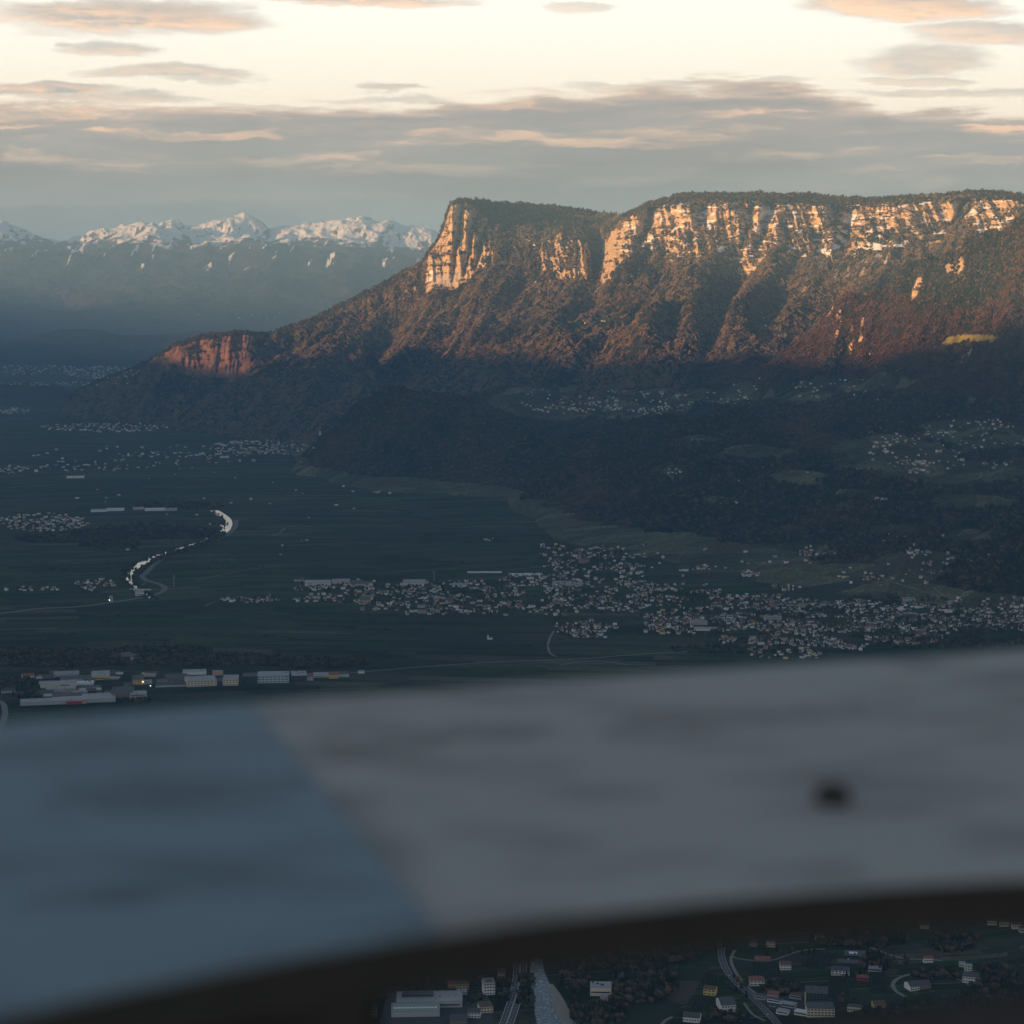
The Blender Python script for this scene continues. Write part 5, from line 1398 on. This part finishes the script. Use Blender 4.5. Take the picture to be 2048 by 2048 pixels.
vineyard([(1652, 1986), (1702, 1984), (1696, 1954), (1658, 1956)], 4.5, 'vine rows below the dark hotel')
vineyard([(1738, 1984), (1776, 1982), (1772, 1946), (1742, 1946)], 4.0, 'vine rows right of the red pavilion')
vineyard([(1410, 1966), (1440, 1972), (1436, 1948), (1408, 1944)], 4.5, 'vine rows left of the road bend')
vineyard([(1372, 2030), (1425, 2034), (1432, 2004), (1388, 2000)], 4.5, 'vine rows by the white farmhouse')
vineyard([(1500, 1948), (1556, 1952), (1556, 1930), (1505, 1926)], 5.0, 'vine rows inside the road bend')

# ------------------------------------------------------------------ buildings of the near strip
def near_buildings():
    G = 'buildings of the near strip'
    B = lambda *a, **k: block(*a, group=G, **k)
    def skylights(o, L, D, h):
        b = MB(); b.box(-L * .028, L * .028, -2.2, 2.2, 0, .5); me = b.mesh('skylight', ROOFS['white'])
        for i in range(13): put('skylight', me, o, (-L * .42 + L * .07 * i, D * .38, h + .73))
    B('warehouse', 'warehouse', 'long green-roofed hall with a row of white skylights', 784, 878, 2007, 2034, 8, 'grey', PALEG, extra=skylights)
    def upper(o, L, D, h):
        b = MB(); b.box(-L * .42, L * .06, D * .45, D * .62, h + .75, h + 4.5); put('roof_storey', b.mesh('roof_storey', NAVY), o)
        b = MB(); b.box(-L * .42, L * .06, D * .72, D * .86, h + .75, h + 3.5); put('roof_storey', b.mesh('roof_storey', NAVY), o)
    B('warehouse', 'warehouse', 'large flat-roofed shopping hall with dark roof storeys', 795, 923, 1984, 2016, 9, 'grey', 'pale grey', bands=1, extra=upper)
    B('office_building', 'office', 'grey block at the left end of the shopping yard', 730, 754, 2010, 2036, 13, 'grey', 'dark grey', bands=3)
    def inset(o, L, D, h):
        b = MB(); b.box(-L * .25, L * .3, D * .2, D * .7, h + .72, h + .9); put('roof_inset', b.mesh('roof_inset', NAVY), o)
    B('office_building', 'office', 'pale square tower block with a dark roof inset beside the road', 968, 990, 1958, 1990, 18, 'white', 'pale grey', .15, bands=4, cols=4, extra=inset)
    B('house', 'house', 'ochre house with a brown hipped roof behind the shopping hall', 912, 937, 1964, 1979, 8, 'yellow', 'brown', bands=2, cols=4, roof_type='hip')
    B('house', 'house', 'red-roofed pink house left of the ochre house', 896, 913, 1963, 1976, 8, 'pink', 'red', bands=2, cols=3, roof_type='hip')
    B('house', 'house', 'small white house with a row of windows right of the shopping hall', 915, 934, 1980, 1990, 6, 'white', 'pale grey', bands=1, cols=5)
    B('house', 'house', 'cream hip-roofed house near the carriageway', 961, 986, 2004, 2026, 9, 'cream', 'brown', .2, bands=2, cols=4, roof_type='hip')
    B('house', 'house', 'grey house under the edge of the board by the carriageway', 995, 1010, 1938, 1956, 9, 'grey', 'brown', bands=2, cols=3, roof_type='hip')
    B('house', 'house', 'white and grey villa below the cream house', 936, 960, 2018, 2036, 8, 'white', 'dark grey', -.1, bands=2, cols=4, roof_type='gable')
    B('shed', 'shed', 'low dark shed at the lower edge beside the carriageway', 900, 934, 2030, 2048, 5, 'brown', 'dark grey', roof_type='gable')
    B('warehouse', 'warehouse', 'pale hall with two stepped roofs and a beige wall in the woods', 1181, 1222, 1965, 1992, 12, 'cream', 'pale grey', bands=1)
    B('warehouse', 'warehouse', 'lower pinkish wing in front of the hall in the woods', 1200, 1222, 1990, 2004, 7, 'pink', 'pale grey')
    B('house', 'house', 'white gabled house with a brown roof inside the road bend', 1561, 1582, 1924, 1940, 8, 'white', 'brown', .1, bands=2, cols=4, roof_type='gable')
    B('shed', 'shed', 'long low brown-roofed shed behind the white gabled house', 1510, 1540, 1914, 1923, 4, 'brown', 'red', roof_type='gable')
    B('house', 'house', 'peach house with lit end wall left of the curving road', 1407, 1430, 1973, 1991, 9, 'yellow', 'brown', -.2, bands=2, cols=3, roof_type='gable')
    B('house', 'house', 'tall white farmhouse with steep dark roof beside the vines', 1443, 1472, 1996, 2024, 10, 'white', 'dark grey', .25, bands=2, cols=5, roof_type='gable')
    B('house', 'house', 'dark-roofed long house at the lower edge by the drive', 1366, 1398, 2026, 2045, 7, 'white', 'dark grey', -.15, bands=1, cols=6, roof_type='gable')
    B('house', 'house', 'white and pink house above the works yard', 1500, 1529, 1954, 1972, 8, 'white', 'red', .15, bands=2, cols=4, roof_type='hip')
    B('shed', 'shed', 'red-roofed shed at the corner of the works yard', 1534, 1556, 1983, 1995, 4, 'grey', 'red', -.2, roof_type='gable')
    for i, (x0, x1, y0, y1, wl, rf, lab) in enumerate([(1508, 1530, 1990, 1999, 'grey', 'dark grey', 'left'), (1534, 1562, 1996, 2006, 'white', 'dark grey', 'second from left'), (1562, 1590, 2004, 2015, 'grey', 'pale grey', 'middle'), (1552, 1575, 2018, 2029, 'white', 'pale grey', 'front'), (1578, 1602, 1988, 1998, 'grey', 'brown', 'rear right'), (1588, 1614, 2020, 2031, 'white', 'white', 'bright white front right')]):
        B('shed', 'shed', f'{lab} low workshop shed on the paved yard', x0, x1, y0, y1, 5, wl, rf, -.35, bands=1)
    def lit(o, L, D, h):
        b = MB(); b.box(-L / 2 - .5, -L / 2 + 1.2, -.4, -.05, 0, h + 1.5); put('yellow_strip', b.mesh('yellow_strip', WALLS['yellow']), o)
    B('apartment_block', 'apartment block', 'dark five-storey block with a yellow corner strip', 1611, 1654, 1975, 2010, 17, NAVY, 'dark grey', bands=5, cols=6, extra=lit)
    B('apartment_block', 'apartment block', 'cream balcony block in front of the dark five-storey block', 1615, 1668, 2006, 2034, 12, 'cream', 'dark grey', .1, bands=3, cols=8)
    B('apartment_block', 'apartment block', 'lowest terrace of the dark glass hotel', 1663, 1698, 1934, 1951, 7, 'white', 'dark grey', bands=2, cols=5)
    B('apartment_block', 'apartment block', 'middle terrace of the dark glass hotel', 1676, 1716, 1920, 1938, 9, NAVY, 'dark grey', bands=3)
    B('apartment_block', 'apartment block', 'top terrace of the dark glass hotel with a white roof panel', 1690, 1730, 1903, 1926, 11, NAVY, 'dark grey', bands=3, extra=lambda o, L, D, h: put('roof_panel', (lambda b: (b.box(-L * .3, L * .1, D * .3, D * .7, 0, .4), b.mesh('roof_panel', ROOFS['white']))[1])(MB()), o, (0, 0, h + .72)))
    B('pavilion', 'pavilion', 'flat grey pavilion right of the dark hotel', 1737, 1762, 1932, 1943, 4, 'grey', 'pale grey', bands=1)
    B('pavilion', 'pavilion', 'red pavilion below the dark hotel', 1714, 1737, 1950, 1961, 4, RED, 'red', bands=1)
    B('house', 'house', 'white house with a steep dark roof on the meadow', 1820, 1840, 1964, 1981, 7, 'white', 'dark grey', .5, bands=2, cols=4, roof_type='gable')
    B('shed', 'shed', 'dark barn behind the white house on the meadow', 1838, 1862, 1962, 1978, 6, 'brown', 'dark grey', .4, roof_type='gable')
    B('villa', 'villa', 'white villa with tall pillars near the right edge', 1926, 1957, 1945, 1966, 9, 'white', 'dark grey', -.1, bands=2, cols=6, roof_type='hip')
    B('villa', 'villa', 'bright upper house above the pillared villa', 1930, 1944, 1930, 1941, 7, 'white', 'pale grey', .1, bands=2, cols=3)
    B('house', 'house', 'pale greenish small house left of the villas', 1918, 1930, 1925, 1934, 5, 'cream', 'pale grey', bands=1, cols=3)
    B('house', 'house', 'cream-fronted low house right of the balcony block', 1695, 1722, 2010, 2024, 7, 'cream', 'dark grey', -.1, bands=1, cols=5)
    B('house', 'house', 'ochre house with a brown gable alone at the lower right', 1748, 1771, 2003, 2020, 8, 'yellow', 'brown', .25, bands=2, cols=4, roof_type='gable')
    B('house', 'house', 'pale yellow house high up under the dark board edge', 1630, 1648, 1869, 1882, 8, 'yellow', 'brown', bands=2, cols=3, roof_type='hip')
    B('house', 'house', 'cream four-window house under the dark board edge', 1533, 1550, 1881, 1894, 9, 'cream', 'brown', bands=2, cols=3, roof_type='hip')
    B('house', 'house', 'small grey house left of the cream four-window house', 1500, 1514, 1882, 1893, 7, 'grey', 'brown', bands=2, cols=2, roof_type='gable')
    B('house', 'house', 'faint grey house behind the white track', 1840, 1858, 1848, 1858, 7, 'grey', 'brown', roof_type='gable')
    B('house', 'house', 'white house at the end of the white track', 1848, 1866, 1914, 1925, 6, 'white', 'red', .2, bands=1, cols=4, roof_type='gable')
    for i, (x, y) in enumerate([(1975, 1850), (2000, 1853), (2025, 1858), (2040, 1865)]):
        B('house', 'house', ['leftmost', 'second from left', 'third from left', 'rightmost'][i] + ' of the pale row houses near the right edge under the board', x, x + 18, y - 11, y, 7, ['white', 'cream', 'white', 'grey'][i], 'brown', .1 * i, bands=1, cols=4, roof_type='gable')
near_buildings()

# ------------------------------------------------------------------ bridge, pylon mast, gravel heap
def bridge():
    p = hit(284, 1183); q = hit(262, 1188)
    o = thing('bridge', p, -.12, 'pale concrete bridge building across the river at the road junction', 'bridge')
    b = MB(); b.box(-30, 30, -4, 4, 5.5, 7); put('deck', b.mesh('deck', WALLS['white']), o)
    for y in (-4.2, 3.9):
        b = MB(); b.box(-30, 30, y, y + .3, 7.02, 8.2); put('parapet', b.mesh('parapet', WALLS['cream']), o)
    b = MB(); b.box(-2, 2, -3.4, 3.4, -2, 5.48); me = b.mesh('pier', WALLS['grey'])
    for x in (-26, 0, 26): put('pier', me, o, (x, 0, 0))
    block('pump_house', 'pump house', 'white pump house standing below the bridge', 271, 288, 1181, 1192, 11, 'white', 'pale grey', bands=1)
    block('tower', 'tower', 'slim grey tower beside the road left of the bridge', 219, 226, 1195, 1205, 22, 'grey', 'dark grey', depth=12)
bridge()
def mast(px, py, h, label):
    p = hit(px, py); o = thing('mast', p, 0, label, 'mast')
    V, Fc = [], []
    b = MB(); b.box(-.9, .9, -.9, .9, 0, h * .5); b.box(-.5, .5, -.5, .5, h * .5, h); put('shaft', b.mesh('shaft', WALLS['grey']), o)
    b = MB()
    for z in (.72, .84, .95): b.box(-4.5, 4.5, -.35, .35, h * z, h * z + .6)
    put('cross_arm', b.mesh('cross_arm', WALLS['grey']), o)
mast(868, 1162, 34, 'tall pylon behind the halls of the town'); mast(348, 1174, 40, 'lone pylon right of the road junction'); mast(540, 1205, 30, 'pylon at the end of the hamlet row')

def gravel_heap():
    p0, w, mpp, dip = frame_at(214, 291, 1322)
    n = 40; xs = np.linspace(-1, 1, n); X, Y = np.meshgrid(xs, np.linspace(-1, 1, 20))
    prof = np.interp(X, [-1, -.45, -.15, .1, .55, 1], [0, .62, 1.0, .92, .5, .0]) * np.clip(1 - Y * Y, 0, 1) ** .8
    Z = prof * 20 + prof * 3 * fbm(X * 5, Y * 5, 3, 601)
    px, py = p0[0] + X * w / 2, p0[1] + 26 + Y * 26
    o = grid_mesh('gravel_heap', px, py, Z + .1, plain('heap_gravel', (0.17, 0.14, 0.12), .95, .3, .12))
    tag(o, 'brown conical gravel heap standing among dark trees', 'gravel heap')
    block('conveyor_house', 'plant', 'white gravel works at the foot of the heap', 262, 283, 1314, 1323, 9, 'white', 'pale grey', bands=1, depth=10)
    block('shed', 'shed', 'low white shed at the left foot of the gravel heap', 236, 252, 1316, 1322, 5, 'white', 'pale grey', depth=8)
gravel_heap()

# ------------------------------------------------------------------ lit lamps
def lamp(px, py, h, col, e, size, label):
    p = hit(px, py); o = thing('street_lamp', p, 0, label, 'lamp')
    m, t = material('lamp_glow'); em = t.new('ShaderNodeEmission'); em.inputs[0].default_value = (*col, 1); em.inputs[1].default_value = e; t.l.new(em.outputs[0], t.out.inputs[0])
    b = MB(); b.box(-.15, .15, -.15, .15, 0, h); put('post', b.mesh('post', TRIM), o)
    b = MB(); b.hip(-size / 2, size / 2, -size / 2, size / 2, h + .02, h + size * .5, 0); put('lantern', b.mesh('lantern', m), o)
lamp(243, 1320, 9, (1, .55, .15), 5, 3.2, 'orange floodlight at the foot of the gravel heap')
lamp(272, 1370, 8, (1, .75, .4), 4, 2.2, 'left of two warm lamps below the yellow flats')
lamp(286, 1370, 8, (1, .72, .4), 5, 2.4, 'right of two warm lamps below the yellow flats')
lamp(301, 1378, 8, (.9, .95, 1), 4, 2.0, 'white lamp in the yard right of the brown cube')
lamp(219, 1205, 8, (1, .9, .75), 5, 3.0, 'bright lamp at the slim tower by the road')

# ------------------------------------------------------------------ cars
CARCOL = {'white': plain('white_car_paint', (.7, .7, .7), .35, .03), 'silver': plain('silver_car_paint', (.36, .37, .38), .35, .05), 'black': plain('black_car_paint', (.02, .02, .022), .3, .1), 'red': plain('red_car_paint', (.35, .03, .03), .35, .05), 'blue': plain('blue_car_paint', (.05, .09, .2), .35, .05)}
def car_meshes():
    out = {}
    for k, m in CARCOL.items():
        b = MB(); V = []
        prof = [(-2.2, .35), (-2.2, .85), (-1.5, .95), (1.2, .95), (2.1, .8), (2.2, .4)]
        n = len(prof); v = [(x, -.88, z) for x, z in prof] + [(x, .88, z) for x, z in prof]
        b.add(v, [tuple(range(n)), tuple(range(2 * n - 1, n - 1, -1))] + [(i, n + i, n + (i + 1) % n, (i + 1) % n) for i in range(n)])
        out[k] = b.mesh('body', m)
    b = MB(); b.add([(-1.6, -.8, .96), (1.0, -.8, .96), (1.0, .8, .96), (-1.6, .8, .96), (-1.1, -.66, 1.5), (.4, -.66, 1.5), (.4, .66, 1.5), (-1.1, .66, 1.5)], [(0, 1, 5, 4), (1, 2, 6, 5), (2, 3, 7, 6), (3, 0, 4, 7), (4, 5, 6, 7)])
    cab = b.mesh('cabin', GLASS)
    k = 8; V = [(.33 * math.cos(6.283 * i / k), y, .33 + .33 * math.sin(6.283 * i / k)) for y in (-.11, .11) for i in range(k)]
    wh = mesh('wheel', V, [tuple(range(k - 1, -1, -1)), tuple(range(k, 2 * k))] + [(i, (i + 1) % k, k + (i + 1) % k, k + i) for i in range(k)], TRIM)
    return out, cab, wh
CM, CAB, WHEEL = car_meshes()
CARS = []
def car(p, rz, colour, label, group):
    o = thing('car', p, rz, label, 'car', group)
    put('body', CM[colour], o); put('cabin', CAB, o)
    for x in (-1.35, 1.35):
        for y in (-.82, .82): put('wheel', WHEEL, o, (x, y, 0))
    CARS.append((o, p[0]))
rr = random.Random(21)
for c, offs, group, n, words in ((CARRIAGE, (-7, -3.4, 3.4, 7), 'cars on the dual carriageway', 9, 'driving on the dual carriageway'), (VINEROAD, (-2.4, 2.4), 'cars on the curving road', 8, 'driving on the curving vineyard road')):
    for i in range(n):
        a = (i + rr.uniform(.2, .8)) / n * (len(c) - 8) + 4; k = int(a); d = c[k + 1] - c[k]; d /= np.linalg.norm(d); off = rr.choice(offs)
        p = c[k] + np.array([-d[1], d[0], 0]) * off; col = rr.choice(list(CARCOL))
        car((p[0], p[1], p[2] + .27), math.atan2(d[1], d[0]) + (math.pi if off > 0 else 0), col, f'{col} car {words}', group)
for i, (x, y) in enumerate([(760, 2040), (772, 2041), (803, 1990), (816, 1991), (880, 2000), (892, 2001), (940, 2005), (946, 2010), (1540, 2012), (1548, 2014), (1520, 2006), (1600, 2036)]):
    h = hit(x, y); col = rr.choice(list(CARCOL))
    car((h[0], h[1], h[2] + .2), rr.choice([0, 1.57]) + .1, col, f'{col} car parked on the ' + ('works yard' if x > 1200 else 'shopping hall yard'), 'parked cars')
tell_apart(CARS)

# ------------------------------------------------------------------ trees of the valley
def valley_trees():
    pts, idx, scl = [], [], []
    def put_at(px, py, choices, s0=.8, s1=1.3):
        h = hit(px, py)
        if h is None: return
        pts.append(h); idx.append(rr.choice(choices)); scl.append(rr.uniform(s0, s1))
    # gardens of the town
    for h in TOWN_PTS:
        for _ in range(2):
            if rr.random() < .8:
                pts.append((h[0] + rr.uniform(-26, 26), h[1] + rr.uniform(-34, 30), h[2] - .3)); idx.append(rr.choice([5, 5, 6, 7, 7])); scl.append(rr.uniform(.6, 1.25))
    def area(cx, cy, rx, ry, n, ch, s0=.7, s1=1.15):
        for _ in range(n):
            r, t = math.sqrt(rr.random()), rr.uniform(0, 6.283); put_at(cx + rx * r * math.cos(t), cy + ry * r * math.sin(t), ch, s0, s1)
    def along(line, n, spread, ch, s0=.5, s1=1.0):
        L = smooth_line([(x, y, 0) for x, y in line], n)
        for x, y, _ in L: put_at(x + rr.gauss(0, spread), y + rr.gauss(0, spread * .35), ch, s0, s1)
    W = [1, 2, 2, 3, 4, 4]
    along([(x - 9, y - 1.5) for x, y in RIVER], 170, 3.0, W, .3, .5); along([(x + 13, y + 2.5) for x, y in RIVER[4:]], 110, 2.0, W, .25, .45)
    along([(448, 1066), (430, 1078), (400, 1090), (360, 1103), (328, 1114), (306, 1124)], 100, 1.6, W, .5, .8); along([(300, 1126), (280, 1140), (266, 1156)], 16, 2.0, W, .5, .8)
    area(350, 1012, 90, 6, 120, W); area(290, 1065, 140, 14, 190, W); area(140, 1078, 110, 8, 90, W); area(230, 1092, 60, 6, 40, W)
    area(120, 1318, 190, 16, 560, W, .6, 1.0); area(420, 1322, 180, 10, 360, W, .55, .9); area(620, 1326, 110, 9, 190, W, .5, .8); area(340, 1300, 90, 6, 80, W, .5, .8)
    area(30, 1372, 26, 12, 40, W, .6, 1); area(60, 1392, 20, 5, 16, W); area(270, 1402, 34, 3, 20, W, .4, .6)
    for y in (1060, 1078, 1100, 1126, 1139, 1233, 1246, 1258, 1272, 1284, 1296, 990, 1022, 1040):
        x = rr.uniform(0, 300)
        while x < 1100:
            ln = rr.uniform(40, 200)
            if rr.random() < .55: along([(x, y + rr.uniform(-4, 4)), (x + ln, y + rr.uniform(-5, 5))], int(ln / 6), 1.2, [4, 5, 7, 7], .35, .7)
            x += ln + rr.uniform(20, 160)
    area(1450, 1300, 120, 8, 60, W, .4, .8); area(1900, 1288, 150, 10, 120, W, .5, .9); area(1980, 1260, 60, 12, 60, W, .5, .9)
    for cx, cy, rx, ry, n in ((1700, 1218, 260, 30, 220), (1560, 1250, 150, 35, 140), (1250, 1200, 200, 30, 120), (900, 1195, 160, 26, 90), (1180, 1120, 110, 26, 110), (1780, 1255, 140, 22, 130)):
        area(cx, cy, rx, ry, n, [5, 6, 7, 7, 4], .7, 1.4)
    # near strip woods
    N = [1, 2, 3, 4, 4, 4]
    area(1280, 1965, 52, 38, 260, N, .6, .95); area(1200, 2030, 40, 22, 110, N, .55, .85); area(1150, 1958, 18, 22, 40, N, .5, .8); area(1052, 1985, 7, 40, 36, N, .4, .6)
    area(1400, 1880, 50, 18, 120, N, .6, .9); area(1330, 1905, 60, 18, 130, N, .6, .9); area(1180, 1915, 60, 20, 140, N, .6, .9); area(1560, 1978, 24, 8, 26, [2, 3, 0], .5, .75)
    area(1745, 1925, 14, 12, 22, [2, 3], .6, .9); area(1720, 1880, 90, 12, 120, N, .55, .85); area(1900, 1885, 40, 16, 60, N, .5, .8); area(2000, 1955, 40, 20, 60, N, .5, .8); area(1960, 2010, 70, 22, 90, N, .5, .8); area(1870, 1950, 40, 8, 26, N, .4, .7)
    area(950, 1998, 14, 8, 14, N, .4, .6); area(880, 1968, 120, 5, 40, N, .45, .7); area(1010, 1975, 8, 20, 12, N, .35, .5); area(1800, 2030, 90, 14, 60, N, .4, .7); area(1440, 2035, 40, 8, 20, N, .4, .6); area(740, 1990, 30, 10, 14, N, .4, .6)
    scatter('valley_trees', pts, idx, scl, 'countless trees of gardens, hedges and river banks in the valley')
valley_trees()

def single_trees():
    """trees of the near strip that can be told apart: trunk and crown"""
    protos = {}
    rng = random.Random(31)
    for kind, mat, word, h, w in (('conifer', M_CONIFER, 'dark pointed conifer', 16, 3.0), ('bare', M_BARE, 'bare brown broadleaf tree', 11, 4.4), ('leafy', M_BUD, 'fresh green broadleaf tree', 10, 4.2)):
        for v in range(2):
            V, Fc = [], []
            for i in range(7 if kind != 'conifer' else 5):
                a = rng.uniform(0, 6.283); q = rng.uniform(0, w * .55)
                cv, cf = crown_verts('conifer' if kind == 'conifer' else 'bare', rng, (h * (1 - .13 * i)) if kind == 'conifer' else h * rng.uniform(.5, .72), (w * (1 - .1 * i) if kind == 'conifer' else w * rng.uniform(.5, .75)))
                o = len(V); lift = h * (.10 if kind == 'conifer' else rng.uniform(.16, .36)); q = q * (.12 if kind == 'conifer' else 1)
                V += [(x + q * math.cos(a), y + q * math.sin(a), z + lift) for x, y, z in cv]; Fc += [tuple(j + o for j in t) for t in cf]
            k = 6; TV = [(r * math.cos(6.283 * i / k), r * math.sin(6.283 * i / k), z) for r, z in ((.32, -1), (.12, h * .6)) for i in range(k)]
            protos[kind, v] = (mesh('crown', V, Fc, mat), mesh('trunk', TV, [(i, (i + 1) % k, k + (i + 1) % k, k + i) for i in range(k)], M_BARK), word)
    places = [('beside the shopping hall', 860, 1994, 70, 12, 16), ('by the carriageway', 1012, 1990, 10, 34, 10), ('on the torrent bank', 1150, 2000, 16, 36, 14), ('at the edge of the wood', 1345, 1970, 20, 34, 14), ('by the curving road', 1475, 1975, 26, 30, 12),
              ('round the works yard', 1560, 1975, 40, 10, 14), ('in front of the dark hotel', 1705, 1955, 34, 6, 8), ('behind the dark hotel', 1745, 1915, 16, 12, 12), ('by the white track', 1800, 1925, 60, 8, 10), ('round the pillared villa', 1945, 1968, 34, 10, 14), ('on the lower right meadow', 1860, 2005, 70, 16, 12), ('beside the balcony block', 1690, 2004, 30, 10, 10), ('near the farmhouse', 1440, 2030, 40, 10, 10), ('above the vineyards', 1580, 1908, 60, 8, 12)]
    made = []
    for words, cx, cy, rx, ry, n in places:
        for i in range(n):
            r, t = math.sqrt(rng.random()), rng.uniform(0, 6.283); hpt = hit(cx + rx * r * math.cos(t), cy + ry * r * math.sin(t))
            kind = rng.choices(['conifer', 'bare', 'leafy'], (3, 3, 3))[0]; cm, tm, word = protos[kind, rng.randint(0, 1)]
            o = thing('tree', hpt, rng.uniform(0, 6.28), f'{word} {words}', 'tree', 'trees ' + words); s = rng.uniform(.55, 1.0); o.scale = (s, s, s)
            put('trunk', tm, o); put('crown', cm, o); made.append((o, hpt[0] / hpt[1]))
    tell_apart(made)
single_trees()
